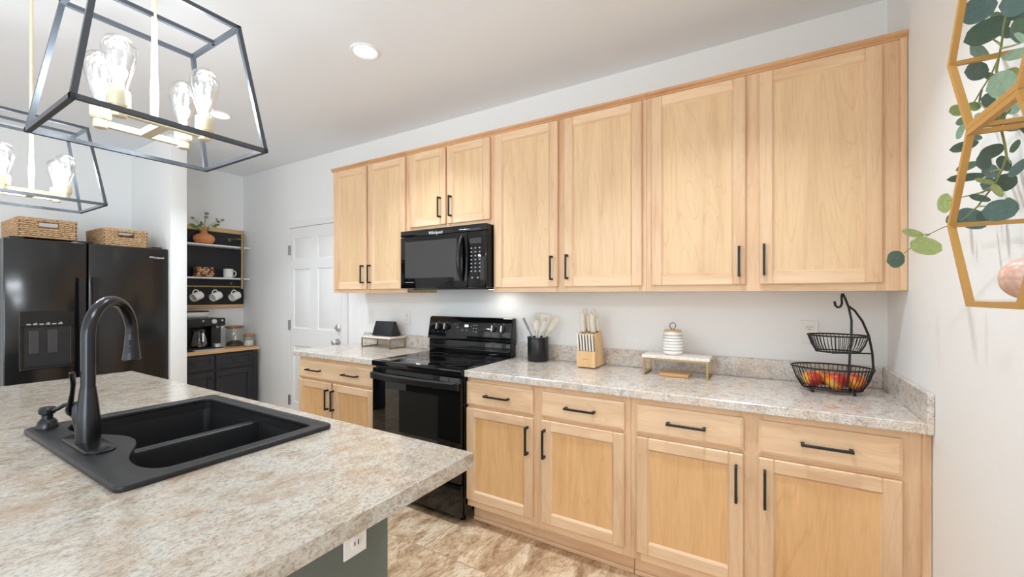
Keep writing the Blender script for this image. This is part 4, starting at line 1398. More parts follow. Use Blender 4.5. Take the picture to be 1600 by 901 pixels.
def utensil(name, label, foot, tip, kind, m, w):
    """handle from foot inside the crock; head towards tip"""
    foot, tip = Vector(foot), Vector(tip)
    d = (tip - foot).normalized()
    L = (tip - foot).length
    side = Vector((0.86, 0.5, 0)); side = (side - d * side.dot(d)).normalized()
    nrm = d.cross(side)
    t = thing(name, label, 'kitchen utensil', tuple(foot), 'utensils in the black crock')
    b = bmnew()
    hl = {'turner': 0.66, 'spoon': 0.72, 'stick': 0.70, 'spatula': 0.68}[kind] * L
    tube(b, [foot, foot + d * hl * 0.5, foot + d * (hl + 0.004)], [0.0058, 0.0066, 0.0048], 10)
    part('handle', b, m, t, smooth=60)
    b = bmnew()
    P = lambda s, h, k=0.0: foot + d * h + side * s + nrm * k
    if kind == 'turner':
        h0, h1 = hl, L
        out = [(-0.010, h0), (-w * 0.7, h0 + 0.022), (-w, h0 + 0.04), (-w * 1.04, h1 - 0.008), (-w * 0.9, h1), (w * 0.9, h1), (w * 1.04, h1 - 0.008), (w, h0 + 0.04), (w * 0.7, h0 + 0.022), (0.010, h0)]
        # blade with slots, built in strips
        xs_ = [-w, -w * 0.50, -w * 0.34, -w * 0.08, w * 0.08, w * 0.34, w * 0.50, w]
        bar_h0, bar_h1 = h0 + 0.052, h1 - 0.020
        prism(b, [P(*p) for p in [(-0.010, h0), (0.010, h0), (w * 0.7, h0 + 0.022), (w, bar_h0), (-w, bar_h0), (-w * 0.7, h0 + 0.022)]], nrm * 0.003)
        prism(b, [P(*p) for p in [(-w, bar_h1), (w, bar_h1), (w * 0.9, h1), (-w * 0.9, h1)]], nrm * 0.003)
        for i in range(0, 7, 2):
            prism(b, [P(xs_[i], bar_h0), P(xs_[i + 1], bar_h0), P(xs_[i + 1], bar_h1), P(xs_[i], bar_h1)], nrm * 0.003)
    elif kind == 'spoon':
        Mr = Matrix((side, d, nrm)).transposed()
        hh = (L - hl) / 2
        ellipsoid(b, P(0, hl + hh), w, hh, 0.007, 20, 10, rot=Mr)
    else:
        prism(b, [P(-0.006, hl), P(0.006, hl), P(w, hl + 0.02), P(w, L - 0.006), P(w * 0.7, L), P(-w * 0.7, L), P(-w, L - 0.006), P(-w, hl + 0.02)], nrm * 0.006)
    part('head', b, m, t, smooth=40)
z0 = CT + 0.012
utensil('slotted_turner', 'grey cream slotted turner standing upright at the back of the black crock', (UX - 0.010, UY + 0.048, z0), (UX - 0.016, UY + 0.052, 1.232), 'turner', M['grey_cream'], 0.034)
utensil('slotted_turner', 'warm cream slotted turner leaning right beside the taller turner in the crock', (UX + 0.020, UY + 0.013, z0), (UX + 0.050, UY + 0.013, 1.226), 'turner', M['cream'], 0.030)
utensil('serving_spoon', 'cream rounded spoon in front of the slotted turners in the crock', (UX + 0.004, UY - 0.033, z0), (UX + 0.012, UY - 0.036, 1.190), 'spoon', M['cream'], 0.023)
utensil('spatula', 'pale spatula leaning far right out of the crock, upper of two', (UX - 0.048, UY, z0), (UX + 0.142, UY, 1.206), 'spatula', M['cream'], 0.017)
utensil('spatula', 'pale narrow spatula leaning far right out of the crock, lower of two', (UX - 0.026, UY - 0.050, z0), (UX + 0.076, UY - 0.051, 1.186), 'stick', M['grey_cream'], 0.014)
utensil('stirring_stick', 'thin grey utensil leaning left out of the crock', (UX + 0.046, UY - 0.0165, z0), (UX - 0.102, UY - 0.018, 1.200), 'stick', M['ink_grey'], 0.008)
utensil('ladle', 'white spoon leaning slightly left at the crock rim', (UX + 0.006, UY + 0.030, z0), (UX - 0.058, UY + 0.030, 1.212), 'spoon', M['grey_cream'], 0.026)

# knife block: low front step for the steak knives, tall sloped back for the others
KX0, KX1, KYF, KYB = -1.478, -1.362, -0.215, -0.040
t = thing('knife_block', 'pale wood knife block full of white handled knives on the countertop', 'knife block', ((KX0 + KX1) / 2, -0.13, CT))
b = bmnew()
prof = [(KYF, 0.006), (KYF, 0.102), (KYF + 0.022, 0.104), (KYF + 0.014, 0.200), (KYB - 0.075, 0.222), (KYB - 0.058, 0.214), (KYB, 0.010), (KYB - 0.004, 0.006)]
prism(b, [(KX0, y, CT + z) for y, z in prof], (KX1 - KX0, 0, 0))
part('block_body', b, M['block'], t)
b = bmnew(); box(b, KX0 + 0.006, KX1 - 0.006, KYF + 0.006, KYB - 0.008, CT + 0.0003, CT + 0.0065); part('block_foot', b, M['satin_black'], t)
b = bmnew()
for k in range(5):
    box(b, -1.434 + k * 0.006, -1.4305 + k * 0.006, KYF - 0.0005, KYF + 0.001, CT + 0.052, CT + 0.057)
part('burned_mark', b, M['acacia'], t)
def knife(name, label, p, d, length, wd, th, group):
    """handle rising from the block at p along d, blade going down into its slot"""
    p, d = Vector(p), Vector(d).normalized()
    t = thing(name, label, 'knife', tuple(p), group)
    side = Vector((0.42, 0.91, 0)); side = (side - d * side.dot(d)).normalized(); fwd = side.cross(d).normalized()
    b = bmnew()
    prof = [(-wd * 0.45, 0.0), (-wd * 0.5, 0.3), (-wd * 0.42, 0.6), (-wd * 0.55, 0.9), (-wd * 0.35, 1.0), (wd * 0.35, 1.0), (wd * 0.5, 0.9), (wd * 0.42, 0.5), (wd * 0.5, 0.0)]
    prism(b, [p + d * (h * length + 0.004) + fwd * s - side * th / 2 for s, h in prof], side * th)
    bmesh.ops.bevel(b, geom=b.edges[:], offset=min(0.0025, th * 0.3), segments=2, profile=0.6, affect='EDGES')
    h_ = part('handle', b, M['cream'], t, smooth=50)
    b = bmnew()
    prism(b, [p + d * (h) + fwd * s - side * 0.0009 for s, h in ((-wd * 0.42, 0.006), (wd * 0.42, 0.006), (wd * 0.36, -0.05), (-wd * 0.1, -0.062))], side * 0.0018)
    part('blade', b, M['blade'], t, smooth=0)
    if wd > 0.015:
        for h in (0.25, 0.5, 0.75):
            b = bmnew(); cyl(b, p + d * (h * length + 0.004) - side * (th / 2 + 0.0006), p + d * (h * length + 0.004) + side * (th / 2 + 0.0006), 0.0022, seg=8)
            part('rivet', b, M['chrome'], h_)
for k in range(6):
    x = KX0 + 0.012 + k * 0.0184
    place = ('leftmost', 'second from left', 'third from left', 'third from right', 'second from right', 'rightmost')[k]
    t = thing('steak_knife', 'cream steak knife in the front row of the knife block, ' + place, 'knife', (x, KYF + 0.008, CT + 0.104), 'steak knives in the front row')
    b = bmnew()
    p0 = Vector((x, KYF + 0.008, CT + 0.1045)); p1 = Vector((x - 0.002, KYF - 0.006, CT + 0.206))
    bar(b, p0, p1, 0.0115, 0.017, (0, 1, 0)); bmesh.ops.bevel(b, geom=b.edges[:], offset=0.003, segments=2, profile=0.6, affect='EDGES')
    part('handle', b, M['cream'], t, smooth=50)
    b = bmnew(); bar(b, p0 + Vector((0.0073, -0.001, 0)), p1 + Vector((0.0073, -0.001, -0.006)), 0.0014, 0.014, (0, 1, 0)); part('tang', b, M['blade'], t, smooth=0)
kn = [(-1.452, -0.172, 0.118, 0.031, 'long white handled knife at the back left of the knife block'),
      (-1.448, -0.132, 0.130, 0.030, 'white handled knife behind the back left knife in the block'),
      (-1.418, -0.158, 0.096, 0.019, 'slim white handled knife in the middle of the knife block'),
      (-1.394, -0.132, 0.130, 0.030, 'white handled knife standing rearmost right in the block'),
      (-1.388, -0.172, 0.108, 0.031, 'white handled knife at the right of the block, front of the right pair'),
      (-1.372, -0.146, 0.080, 0.024, 'short white handled knife at the right edge of the knife block')]
for x, y, L_, w, lab in kn:
    knife('kitchen_knife', lab, (x, y, CT + 0.204 + (y - KYF - 0.014) * 0.25), (-0.04, -0.06, 1), L_, w, 0.015, 'large knives in the block')

# striped jar with lid and wire loop, small board under the riser
JX, JY, JZ = -0.934, -0.150, CT + 0.1123
t = thing('striped_jar', 'white jar with grey bands and wooden lid on the marble riser', 'jar', (JX, JY, JZ))
b = bmnew()
prof = [(0.040, 0.0), (0.047, 0.004)]
for k in range(7):
    z = 0.008 + k * 0.0165
    r = 0.0535 if 1 <= k <= 4 else 0.051
    prof += [(r - 0.0035, z), (r, z + 0.004), (r, z + 0.011), (r - 0.0035, z + 0.0145)]
prof += [(0.046, 0.126), (0.043, 0.126)]
lathe(b, prof, (JX, JY, JZ), 36); part('jar_body', b, M['ceramic'], t, smooth=50)
band = mat('grey_band', srgb(150, 146, 146), 0.5)
for k in range(6):
    z = 0.008 + k * 0.0165 + 0.0145
    b = bmnew(); lathe(b, [(0.0485, z), (0.0505, z + 0.0003), (0.0505, z + 0.0018), (0.0485, z + 0.002)], (JX, JY, JZ), 36, cap0=False, cap1=False); part('grey_band', b, band, t, smooth=50)
b = bmnew(); lathe(b, [(0.042, 0.1265), (0.046, 0.1268), (0.046, 0.134), (0.042, 0.136)], (JX, JY, JZ), 32); ld = part('wood_lid', b, M['oak_x'], t, smooth=40)
b = bmnew()
pts = [Vector((JX + 0.0165 * math.sin(a) * (1 - 0.35 * (a > PI)) , JY, JZ + 0.156 - 0.017 * math.cos(a))) for a in [0.35 + (2 * PI - 0.7) * k / 20 for k in range(21)]]
pts = [(JX + 0.004, JY, JZ + 0.1355)] + [(JX + 0.0155 * math.sin(a), JY, JZ + 0.158 - 0.0165 * math.cos(a)) for a in [0.45 + (2 * PI - 0.9) * k / 20 for k in range(21)]] + [(JX - 0.004, JY, JZ + 0.1355)]
tube(b, pts, 0.0024, 8); part('lid_loop', b, mat('bronze_wire', srgb(140, 108, 84), 0.4, metal=0.6), ld, smooth=60)
b = bmnew(); box(b, -0.992, -0.842, -0.232, -0.100, CT + 0.0003, CT + 0.016, 0.003, 0, 2)
solo('wooden_board', b, M['oak_x'], 'small thin wooden board lying under the marble riser', 'board')

# two-tier wire basket with apples
WX, WY = -0.236, -0.215
t = thing('fruit_basket', 'black two-tier wire fruit basket with a banana hook on the countertop', 'fruit basket', (WX, WY, CT))
def oval(cx_, cy_, a, c, z, n=48):
    return [(cx_ + a * math.cos(2 * PI * k / n), cy_ + c * math.sin(2 * PI * k / n), z) for k in range(n)]
def wire_basket(name, cx_, cy_, a0, c0, z0, a1, c1, z1, nw):
    b = bmnew()
    tube(b, oval(cx_, cy_, a1, c1, z1), 0.0036, 8, closed=True)
    tube(b, oval(cx_, cy_, a0, c0, z0), 0.0032, 8, closed=True)
    mida, midc, zm = (a0 * 0.25 + a1 * 0.75), (c0 * 0.25 + c1 * 0.75), z0 + (z1 - z0) * 0.68
    for k in range(nw):
        a = 2 * PI * k / nw
        ca, sa = math.cos(a), math.sin(a)
        tube(b, [(cx_ + a0 * ca, cy_ + c0 * sa, z0), (cx_ + (a0 * 0.45 + a1 * 0.55) * ca, cy_ + (c0 * 0.45 + c1 * 0.55) * sa, z0 + (z1 - z0) * 0.42), (cx_ + a1 * ca, cy_ + c1 * sa, z1)], 0.0015, 5)
    m_ = 15
    for k in range(1, m_):
        x = -a0 + 2 * a0 * k / m_
        y = c0 * math.sqrt(max(0, 1 - (x / a0) ** 2))
        tube(b, [(cx_ + x, cy_ - y, z0), (cx_ + x, cy_ + y, z0)], 0.0014, 5)
    tube(b, [(cx_ - a0, cy_, z0 - 0.003), (cx_ + a0, cy_, z0 - 0.003)], 0.003, 6)
    part(name, b, M['matte_black'], t, smooth=60)
wire_basket('lower_basket', WX, WY, 0.112, 0.078, CT + 0.018, 0.152, 0.108, CT + 0.112, 52)
wire_basket('upper_basket', WX + 0.022, WY, 0.080, 0.062, CT + 0.185, 0.111, 0.085, CT + 0.258, 44)
b = bmnew()
for sx, sy in ((-1, -1), (1, -1), (-1, 1), (1, 1)):
    lathe(b, [(0.006, 0), (0.007, 0.004), (0.006, 0.009), (0.004, 0.018)], (WX + sx * 0.075, WY + sy * 0.055, CT + 0.0002), 10)
part('feet', b, M['matte_black'], t, smooth=60)
b = bmnew()
R0 = 0.0046
# front-left upright curving to the apex hook, back-right upright joining it
tube(b, [(WX + 0.046, WY - 0.080, CT + 0.040), (WX + 0.050, WY - 0.100, CT + 0.112), (WX + 0.054, WY - 0.093, CT + 0.19), (WX + 0.060, WY - 0.086, CT + 0.26), (WX + 0.062, WY - 0.074, CT + 0.33), (WX + 0.056, WY - 0.052, CT + 0.385), (WX + 0.046, WY - 0.030, CT + 0.425), (WX + 0.040, WY - 0.020, CT + 0.444)], R0, 8)
tube(b, [(WX + 0.150, WY + 0.012, CT + 0.112), (WX + 0.146, WY + 0.012, CT + 0.185), (WX + 0.134, WY + 0.010, CT + 0.26), (WX + 0.110, WY + 0.000, CT + 0.325), (WX + 0.080, WY - 0.022, CT + 0.372), (WX + 0.057, WY - 0.050, CT + 0.390)], R0, 8)
tube(b, [(WX + 0.146, WY + 0.012, CT + 0.182), (WX + 0.09, WY + 0.002, CT + 0.181), (WX + 0.00, WY - 0.03, CT + 0.180)], 0.0035, 8)
part('stand_wire', b, M['matte_black'], t, smooth=60)
b = bmnew()
AX_ = WX + 0.046
hk = [(AX_ - 0.006, WY - 0.020, CT + 0.444), (AX_ - 0.009, WY - 0.018, CT + 0.4445), (AX_ - 0.011, WY - 0.018, CT + 0.430), (AX_ - 0.010, WY - 0.020, CT + 0.402), (AX_ - 0.016, WY - 0.024, CT + 0.388), (AX_ - 0.026, WY - 0.028, CT + 0.385), (AX_ - 0.035, WY - 0.032, CT + 0.394), (AX_ - 0.038, WY - 0.034, CT + 0.412)]
tube(b, hk, R0 * 1.05, 8); part('banana_hook', b, M['matte_black'], t, smooth=60)
ap = [((WX - 0.072, WY - 0.016), 0.0400, 'left apple in the lower wire basket'), ((WX + 0.012, WY - 0.040), 0.0425, 'front middle apple in the lower wire basket, largest'), ((WX + 0.084, WY - 0.004), 0.0400, 'right apple in the lower wire basket, most yellow'),
      ((WX - 0.030, WY + 0.050), 0.036, 'apple at the back of the lower wire basket, left of centre'), ((WX + 0.048, WY + 0.062 - 0.02), 0.034, 'apple at the back of the lower wire basket, right of centre')]
for (x, y), r, lab in ap:
    z = CT + 0.0205 + r * 0.9
    t2 = thing('apple', lab, 'apple', (x, y, z - r * 0.9), 'apples in the wire basket')
    b = bmnew()
    prof = []
    n = 16
    for k in range(n + 1):
        a = PI * k / n
        rad = r * math.sin(a) * (1.0 + 0.06 * math.cos(a + PI))
        zz = -r * 0.92 * math.cos(a)
        if k >= n - 3:
            zz -= r * 0.16 * (1 - math.sin(a) / math.sin(PI * (n - 3.5) / n)) if math.sin(a) < math.sin(PI * (n - 3.5) / n) else 0
        prof.append((max(rad, 0.0008), zz))
    lathe(b, prof, (x, y, z), 28)
    part('apple_flesh', b, M['fruit'], t2, smooth=80)
    b = bmnew(); tube(b, [(x, y, z + r * 0.70), (x + 0.002, y, z + r * 0.95), (x + 0.005, y + 0.001, z + r * 1.08)], [0.0016, 0.0013, 0.0018], 6); part('apple_stem', b, M['stem_dark'], t2)

# outlets and switch on the back wall
def plate(label, x, z, w, kind):
    t = thing('wall_outlet' if kind == 'outlet' else 'light_switch', label, 'outlet' if kind == 'outlet' else 'light switch', (x, 0, z))
    b = bmnew(); box(b, x - w / 2, x + w / 2, -0.006, -0.0003, z - 0.058, z + 0.058, 0.003); part('cover_plate', b, M['plate'], t)
    if kind == 'outlet':
        for dz in (-0.02, 0.02):
            b = bmnew(); box(b, x - 0.016, x + 0.016, -0.0085, -0.005, z + dz - 0.014, z + dz + 0.014, 0.004); s_ = part('socket', b, M['plate'], t)
            b = bmnew()
            for dx in (-0.006, 0.006):
                box(b, x + dx - 0.001, x + dx + 0.001, -0.0089, -0.0084, z + dz - 0.001, z + dz + 0.008)
            cyl(b, (x, -0.0089, z + dz - 0.007), (x, -0.0084, z + dz - 0.007), 0.0022, seg=10)
            part('slot', b, M['slot'], s_)
    else:
        b = bmnew(); box(b, x - 0.016, x + 0.016, -0.009, -0.005, z - 0.033, z + 0.033, 0.002); part('rocker', b, M['plate'], t)
plate('white outlet on the back wall behind the wire fruit basket', -0.303, 1.168, 0.078, 'outlet')
plate('white outlet on the back wall right of the smart display', -3.105, 1.160, 0.075, 'outlet')
plate('white light switch on the back wall between the door and the smart display', -3.567, 1.155, 0.075, 'switch')

# ================================================================== PENDANTS
def pendant(label):
    cx_, cy_, z0, z1 = -1.790, -2.174, 1.735, 2.045
    t = thing('pendant_lantern', label, 'pendant light', (cx_, cy_, z0), 'lantern pendants over the island')
    lo = [(cx_ - .163, cy_ - .180, z0), (cx_ + .163, cy_ - .180, z0), (cx_ + .163, cy_ + .180, z0), (cx_ - .163, cy_ + .180, z0)]
    hi = [(cx_ - .126, cy_ - .132, z1), (cx_ + .126, cy_ - .132, z1), (cx_ + .126, cy_ + .132, z1), (cx_ - .126, cy_ + .132, z1)]
    b = bmnew(); w = 0.0100
    for k in range(4):
        bar(b, lo[k], lo[(k + 1) % 4], w, w, ext=w / 2); bar(b, hi[k], hi[(k + 1) % 4], w, w, ext=w / 2)
        up = (Vector(lo[k]) - Vector((cx_, cy_, lo[k][2])))
        bar(b, lo[k], hi[k], w, w, (1, 0, 0))
    bar(b, (cx_, hi[0][1], z1), (cx_, hi[2][1], z1), w, w)
    part('lantern_frame', b, M['lantern'], t, smooth=0)
    b = bmnew()
    tube(b, [(cx_, cy_, 1.772), (cx_, cy_, 1.80), (cx_, cy_, 1.86), (cx_, cy_, 1.90), (cx_, cy_, 2.06), (cx_, cy_, CEIL - 0.02)], [0.0065, 0.0075, 0.0085, 0.0066, 0.0058, 0.0058], 14)
    part('rod', b, M['brass_pale'], t, smooth=50)
    b = bmnew(); lathe(b, [(0.060, CEIL - 0.001), (0.060, CEIL - 0.018), (0.052, CEIL - 0.024), (0.010, CEIL - 0.026)], (cx_, cy_, 0), 32); part('canopy', b, M['brass_pale'], t, smooth=40)
    b = bmnew()
    sx, sy, za = 0.060, 0.083, 1.764
    bar(b, (cx_ - sx, cy_, za), (cx_ + sx, cy_, za), 0.022, 0.016)
    for s in (-1, 1):
        bar(b, (cx_ + s * sx, cy_ - sy, za), (cx_ + s * sx, cy_ + sy, za), 0.014, 0.014)
    part('arm', b, M['brass_pale'], t, smooth=0)
    for i in (-1, 1):
        for j in (-1, 1):
            p = (cx_ + i * sx, cy_ + j * sy, za)
            b = bmnew()
            lathe(b, [(0.0120, -0.012), (0.0135, -0.010), (0.0135, 0.008), (0.0175, 0.0085), (0.0175, 0.0115), (0.0195, 0.0120), (0.0195, 0.044), (0.0180, 0.047), (0.0150, 0.047)], p, 24)
            so = part('socket', b, M['brass_pale'], t, smooth=40)
            b = bmnew()
            lathe(b, [(0.0135, 0.047), (0.0140, 0.055), (0.0175, 0.070), (0.0240, 0.094), (0.0295, 0.118), (0.0315, 0.134), (0.0300, 0.149), (0.0240, 0.160), (0.0140, 0.167), (0.0030, 0.1695)], p, 28, cap0=False)
            bu = part('bulb', b, M['bulb_glass'], t, smooth=80)
            b = bmnew()
            for k in range(4):
                a = PI / 2 * k + 0.6
                q = Vector((math.cos(a), math.sin(a), 0))
                tube(b, [Vector(p) + q * 0.0065 + Vector((0, 0, 0.060)), Vector(p) + q * 0.0130 + Vector((0, 0, 0.128))], 0.0021, 6)
            cyl(b, (p[0], p[1], p[2] + 0.046), (p[0], p[1], p[2] + 0.075), 0.003, 0.002, 8)
            part('filament', b, M['filament'], bu, smooth=60)
            ld_ = bpy.data.lights.new('bulb_glow', 'POINT'); ld_.energy = BULB_W; ld_.color = (0.90, 0.97, 1.05); ld_.shadow_soft_size = 0.022
            lo_ = bpy.data.objects.new('bulb_glow', ld_); COL.objects.link(lo_); lo_.parent = t
            lo_.location = (p[0] - cx_, p[1] - cy_, p[2] + 0.115 - z0)
    return t
BULB_W = 3.2
p1 = pendant('nearer dark metal lantern pendant with four clear bulbs over the sink')
p2 = dup(p1, (-1.790 - 1.243, -2.174 + 0.018, 1.735), 'farther dark metal lantern pendant with four clear bulbs, in front of the refrigerator')

# recessed ceiling lights
def downlight(label, x, y):
    t = thing('recessed_light', label, 'ceiling light', (x, y, CEIL - 0.012), 'recessed ceiling lights')
    b = bmnew(); lathe(b, [(0.080, CEIL - 0.0003), (0.080, CEIL - 0.006), (0.074, CEIL - 0.010), (0.062, CEIL - 0.006), (0.060, CEIL - 0.0003)], (x, y, 0), 40, cap0=False, cap1=False); part('trim_ring', b, M['white'], t, smooth=50)
    b = bmnew(); lathe(b, [(0.061, CEIL - 0.0045), (0.061, CEIL - 0.003)], (x, y, 0), 40); part('lens', b, M['lamp'], t)
    d = bpy.data.lights.new('downlight_beam', 'AREA'); d.shape = 'DISK'; d.size = 0.11; d.energy = DOWN_W; d.spread = math.radians(104); d.color = (0.88, 0.97, 1.07)
    o = bpy.data.objects.new('downlight_beam', d); COL.objects.link(o); o.parent = t; o.location = (0, 0, -0.002)
DOWN_W = 5.0
downlight('recessed ceiling light nearest the upper cabinets', -2.455, -0.985)
downlight('added unseen recessed ceiling light above the fruit basket end of the countertop', -0.700, -1.120)  # out-of-view lamp added to brighten the right-hand cabinets
downlight('recessed ceiling light farther back, seen behind the lantern pendant', -4.110, -0.990)

# ================================================================== HEX SHELF, GREENERY, ORNAMENT
HXF = -0.130
t = thing('hexagon_shelf', 'gold metal double hexagon shelf hung on the right wall', 'wall shelf', (0, -1.458, 1.335))
b = bmnew()
S = 0.2120; H2 = S * math.sqrt(3) / 2
def hexpts(cy_, cz_, x, s):
    return [Vector((x, cy_ + s * math.cos(PI / 3 * k), cz_ + s * math.sin(PI / 3 * k))) for k in range(6)]
w = 0.0115
def hexring(cy_, cz_, xa, xb):
    si = S - w * 2 / math.sqrt(3)
    L = [[b.verts.new(p) for p in hexpts(cy_, cz_, x, s)] for x, s in ((xa, S), (xa, si), (xb, si), (xb, S))]
    for i in range(4):
        A, B = L[i], L[(i + 1) % 4]
        for k in range(6):
            b.faces.new((A[k], A[(k + 1) % 6], B[(k + 1) % 6], B[k]))
cyh = -1.257 - S
zl = 1.335 + H2 - 0.004
for j, cz_ in enumerate((zl, zl + 2 * H2 + 0.0006)):
    hexring(cyh, cz_, HXF - w / 2, HXF + w / 2)
    hexring(cyh, cz_, -0.0125, -0.001)
    for p_, q_ in zip(hexpts(cyh, cz_, HXF + w / 2, S - w * 0.60), hexpts(cyh, cz_, -0.0125, S - w * 0.60)):
        bar(b, p_, q_, w * 0.8, w * 0.8, (0, 1, 0))
part('gold_frame', b, M['gold'], t, smooth=0)
b = bmnew(); box(b, HXF + 0.006, -0.013, cyh - S / 2 + 0.004, cyh + S / 2 - 0.004, 1.3427, 1.3460); part('glass_plate', b, M['glass'], t)

t = thing('eucalyptus_garland', 'trailing eucalyptus garland of rounded blue green leaves woven through the gold hexagons', 'garland', (-0.07, -1.35, 1.5))
LEAVES = [
  ((-0.085, -1.252, 1.999), (0.034, 0.011, 0.009), (-0.002, -0.01, 0.025), 3),
  ((-0.1, -1.455, 1.897), (0.025, 0.013, 0.005), (-0.001, -0.006, 0.021), 3),
  ((-0.08, -1.281, 1.934), (0.039, 0.007, 0.017), (-0.007, -0.006, 0.022), 0),
  ((-0.05, -1.14, 1.945), (0.025, 0.031, 0.011), (-0.009, 0.001, 0.024), 1),
  ((-0.075, -1.209, 1.877), (0.029, 0.028, 0.008), (-0.002, -0.006, 0.02), 0),
  ((-0.09, -1.373, 1.78), (0.028, 0.018, 0.014), (-0.006, -0.008, 0.023), 2),
  ((-0.05, -1.328, 1.9), (0.014, 0.003, 0.011), (-0.01, -0.013, 0.018), 1),
  ((-0.04, -1.315, 1.932), (0.003, -0.001, 0.01), (-0.021, -0.005, 0.004), 0),
  ((-0.09, -1.459, 1.826), (0.005, 0.007, 0.009), (-0.013, -0.003, 0.011), 2),
  ((-0.045, -1.176, 1.814), (0.018, 0.017, -0.002), (0.003, -0.002, 0.015), 0),
  ((-0.1, -1.191, 1.798), (0.018, 0.008, 0.003), (-0.003, -0.0, 0.014), 4),
  ((-0.07, -1.181, 1.804), (0.015, 0.014, 0.007), (-0.005, 0.0, 0.011), 4),
  ((-0.05, -1.233, 1.755), (0.023, 0.027, 0.012), (-0.003, -0.009, 0.019), 1),
  ((-0.03, -1.249, 1.764), (0.014, 0.01, 0.01), (-0.006, -0.002, 0.01), 2),
  ((-0.06, -1.061, 1.782), (0.009, 0.006, 0.019), (-0.007, -0.008, 0.006), 2),
  ((-0.041, -1.023, 1.753), (0.034, 0.019, 0.01), (-0.001, -0.005, 0.012), 0),
  ((-0.05, -1.126, 1.744), (0.019, 0.023, 0.005), (-0.002, 0.001, 0.008), 0),
  ((-0.09, -1.333, 1.656), (0.025, 0.017, 0.011), (-0.003, -0.004, 0.013), 0),
  ((-0.06, -1.197, 1.665), (0.02, 0.024, 0.011), (-0.006, -0.002, 0.017), 0),
  ((-0.04, -1.17, 1.648), (0.023, 0.026, 0.006), (-0.005, 0.002, 0.018), 3),
  ((-0.03, -1.203, 1.656), (0.007, 0.005, 0.015), (-0.015, -0.01, 0.01), 0),
  ((-0.1, -1.471, 1.588), (0.018, 0.014, 0.017), (-0.004, -0.003, 0.008), 3),
  ((-0.06, -1.106, 1.652), (0.04, 0.011, 0.003), (0.0, -0.001, 0.01), 0),
  ((-0.09, -1.306, 1.6), (0.024, 0.024, -0.003), (0.001, -0.001, 0.005), 4),
  ((-0.05, -1.272, 1.6), (0.019, 0.003, 0.01), (-0.009, -0.003, 0.016), 0),
  ((-0.03, -1.129, 1.625), (0.016, 0.006, 0.0), (-0.0, 0.0, 0.017), 3),
  ((-0.08, -1.331, 1.573), (0.01, 0.005, -0.013), (0.006, 0.002, 0.005), 4),
  ((-0.09, -1.281, 1.569), (0.029, 0.038, -0.001), (0.001, -0.001, 0.007), 0),
  ((-0.085, -1.355, 1.529), (0.032, 0.016, 0.002), (0.001, -0.005, 0.021), 3),
  ((-0.06, -0.947, 1.617), (0.018, 0.014, 0.019), (-0.012, -0.012, 0.02), 4),
  ((-0.05, -1.099, 1.546), (0.035, 0.016, -0.007), (0.002, 0.007, 0.027), 3),
  ((-0.05, -0.977, 1.564), (0.016, 0.006, 0.006), (-0.005, -0.002, 0.015), 1),
  ((-0.13, -0.969, 1.534), (0.032, 0.036, -0.006), (0.003, -0.002, 0.01), 4),
  ((-0.12, -1.04, 1.488), (0.034, 0.006, -0.013), (0.01, 0.001, 0.021), 4),
  ((-0.125, -0.749, 1.474), (0.028, 0.026, 0.01), (-0.007, -0.002, 0.027), 0),
  ((-0.04, -1.259, 1.836), (0.019, 0.006, 0.011), (-0.005, -0.005, 0.011), 4),
  ((-0.06, -1.367, 1.752), (0.01, 0.002, 0.012), (-0.007, -0.004, 0.007), 2),
  ((-0.04, -1.294, 1.714), (0.022, 0.004, 0.004), (-0.002, 0.0, 0.011), 1),
  ((-0.05, -1.353, 1.684), (0.012, 0.014, -0.003), (-0.0, 0.003, 0.009), 0),
  ((-0.03, -1.218, 1.947), (0.003, 0.006, 0.016), (-0.017, -0.004, 0.006), 0),
  ((-0.05, -1.333, 1.85), (0.027, 0.005, 0.005), (-0.001, -0.002, 0.01), 2),
  ((-0.03, -1.082, 1.802), (0.014, 0.02, 0.013), (-0.008, -0.001, 0.013), 2),
  ((-0.03, -1.146, 1.878), (0.018, 0.009, -0.007), (0.002, 0.005, 0.012), 0),
  ((-0.03, -1.172, 2.005), (0.002, 0.003, 0.018), (-0.013, -0.004, 0.002), 1),
  ((-0.032, -1.012, 1.7), (0.025, 0.01, 0.009), (-0.002, -0.004, 0.01), 1),
  ((-0.03, -1.257, 1.68), (0.01, 0.005, 0.013), (-0.005, -0.006, 0.006), 1),
  ((-0.03, -1.244, 1.557), (0.013, 0.006, -0.008), (0.003, 0.006, 0.01), 1),
  ((-0.034, -1.138, 1.546), (0.023, 0.01, -0.006), (0.006, -0.002, 0.014), 0),
  ((-0.03, -0.982, 1.834), (0.017, 0.003, 0.006), (-0.002, -0.004, 0.01), 1),
]
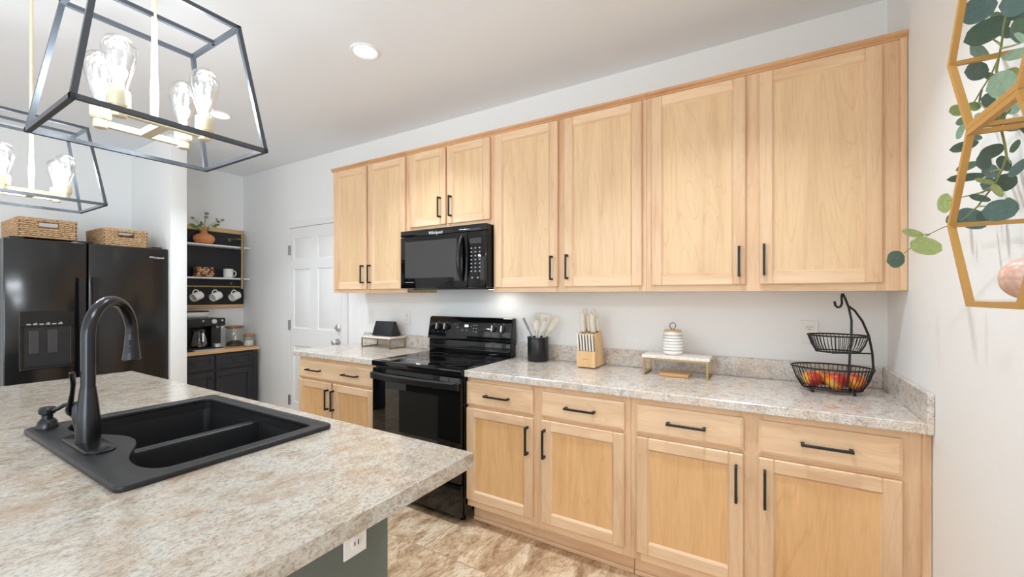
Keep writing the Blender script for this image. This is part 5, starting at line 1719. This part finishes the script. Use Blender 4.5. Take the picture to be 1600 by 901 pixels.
STEMS = [
  [ (-0.065, -1.359, 1.976), (-0.065, -1.333, 1.953), (-0.065, -1.316, 1.922), (-0.065, -1.305, 1.887), (-0.065, -1.291, 1.864), (-0.065, -1.255, 1.844), (-0.065, -1.21, 1.832), (-0.065, -1.168, 1.818), (-0.065, -1.131, 1.809) ],
  [ (-0.05, -1.353, 1.935), (-0.05, -1.302, 1.941), (-0.05, -1.28, 1.94) ],
  [ (-0.075, -1.321, 1.852), (-0.075, -1.313, 1.832), (-0.075, -1.33, 1.771), (-0.075, -1.327, 1.718), (-0.075, -1.349, 1.664), (-0.075, -1.357, 1.636), (-0.075, -1.338, 1.615), (-0.075, -1.301, 1.59), (-0.075, -1.265, 1.577), (-0.075, -1.222, 1.56), (-0.075, -1.15, 1.545), (-0.075, -1.085, 1.542), (-0.086, -1.026, 1.536), (-0.095, -0.97, 1.528), (-0.103, -0.912, 1.516), (-0.115, -0.807, 1.488) ],
  [ (-0.14, -1.153, 1.508), (-0.146, -1.118, 1.513), (-0.152, -1.079, 1.52) ],
  [ (-0.07, -1.342, 1.639), (-0.07, -1.36, 1.621) ],
  [ (-0.07, -1.323, 1.618), (-0.07, -1.271, 1.627), (-0.07, -1.229, 1.612) ],
  [ (-0.065, -1.27, 1.595), (-0.065, -1.213, 1.593), (-0.065, -1.143, 1.6), (-0.071, -1.017, 1.611) ],
  [ (-0.06, -1.194, 1.837), (-0.06, -1.18, 1.813), (-0.06, -1.23, 1.771) ],
  [ (-0.075, -1.222, 1.56), (-0.075, -1.277, 1.55) ],
  [ (-0.07, -1.32, 1.881), (-0.07, -1.277, 1.917) ],
  [ (-0.075, -1.335, 1.868), (-0.075, -1.375, 1.852), (-0.075, -1.419, 1.837) ],
  [ (-0.06, -1.282, 1.731), (-0.06, -1.331, 1.74) ],
]

tones = [(0.050, 0.084, 0.062), (0.080, 0.130, 0.080), (0.215, 0.315, 0.235), (0.072, 0.125, 0.122), (0.250, 0.300, 0.120)]
b = bmnew(); lay = b.loops.layers.float_color.new('leaf_tone')
rl = random.Random(11)
for c, l, w_, k in LEAVES:
    j = rl.uniform(0.88, 1.14)
    tone = tuple(v * j * 1.7 for v in tones[k]) + (1.0,)
    blade_leaf(b, c, l, w_, tone, lay, 9)
lv_ = part('leaves', b, M['leaf'], t, smooth=80)
b = bmnew()
for pts in STEMS:
    n = len(pts)
    tube(b, pts, [0.0024 - 0.0012 * k / max(1, n - 1) for k in range(n)], 6)
part('stems', b, M['stem'], t, smooth=60)

b = bmnew()
EX, EY, EZ = -0.066, -1.418, 1.3462 + 0.041
ellipsoid(b, (EX, EY, EZ), 0.040, 0.042, 0.041, 40, 26)
egg = mat('shell_mosaic', srgb(222, 184, 164), 0.3)
_t = NT(egg)
vo = _t.n('ShaderNodeTexVoronoi'); vo.inputs['Scale'].default_value = 75
_t.l(_t.coords((1, 1, 1)), vo.inputs['Vector'])
_t.l(_t.mix(_t.noise(_t.coords((1, 1, 1)), 40, 2), _t.ramp(vo.outputs['Distance'], [(0.2, srgb(240, 214, 198)), (0.75, srgb(206, 164, 146))]), srgb(228, 186, 166)), egg.node_tree.nodes['Principled BSDF'].inputs['Base Color'])
_t.bump(vo.outputs['Distance'], 0.5, -0.004)
solo('decorative_ball', b, egg, 'pink shell textured ball sitting in the lower gold hexagon', 'ornament', smooth=80)
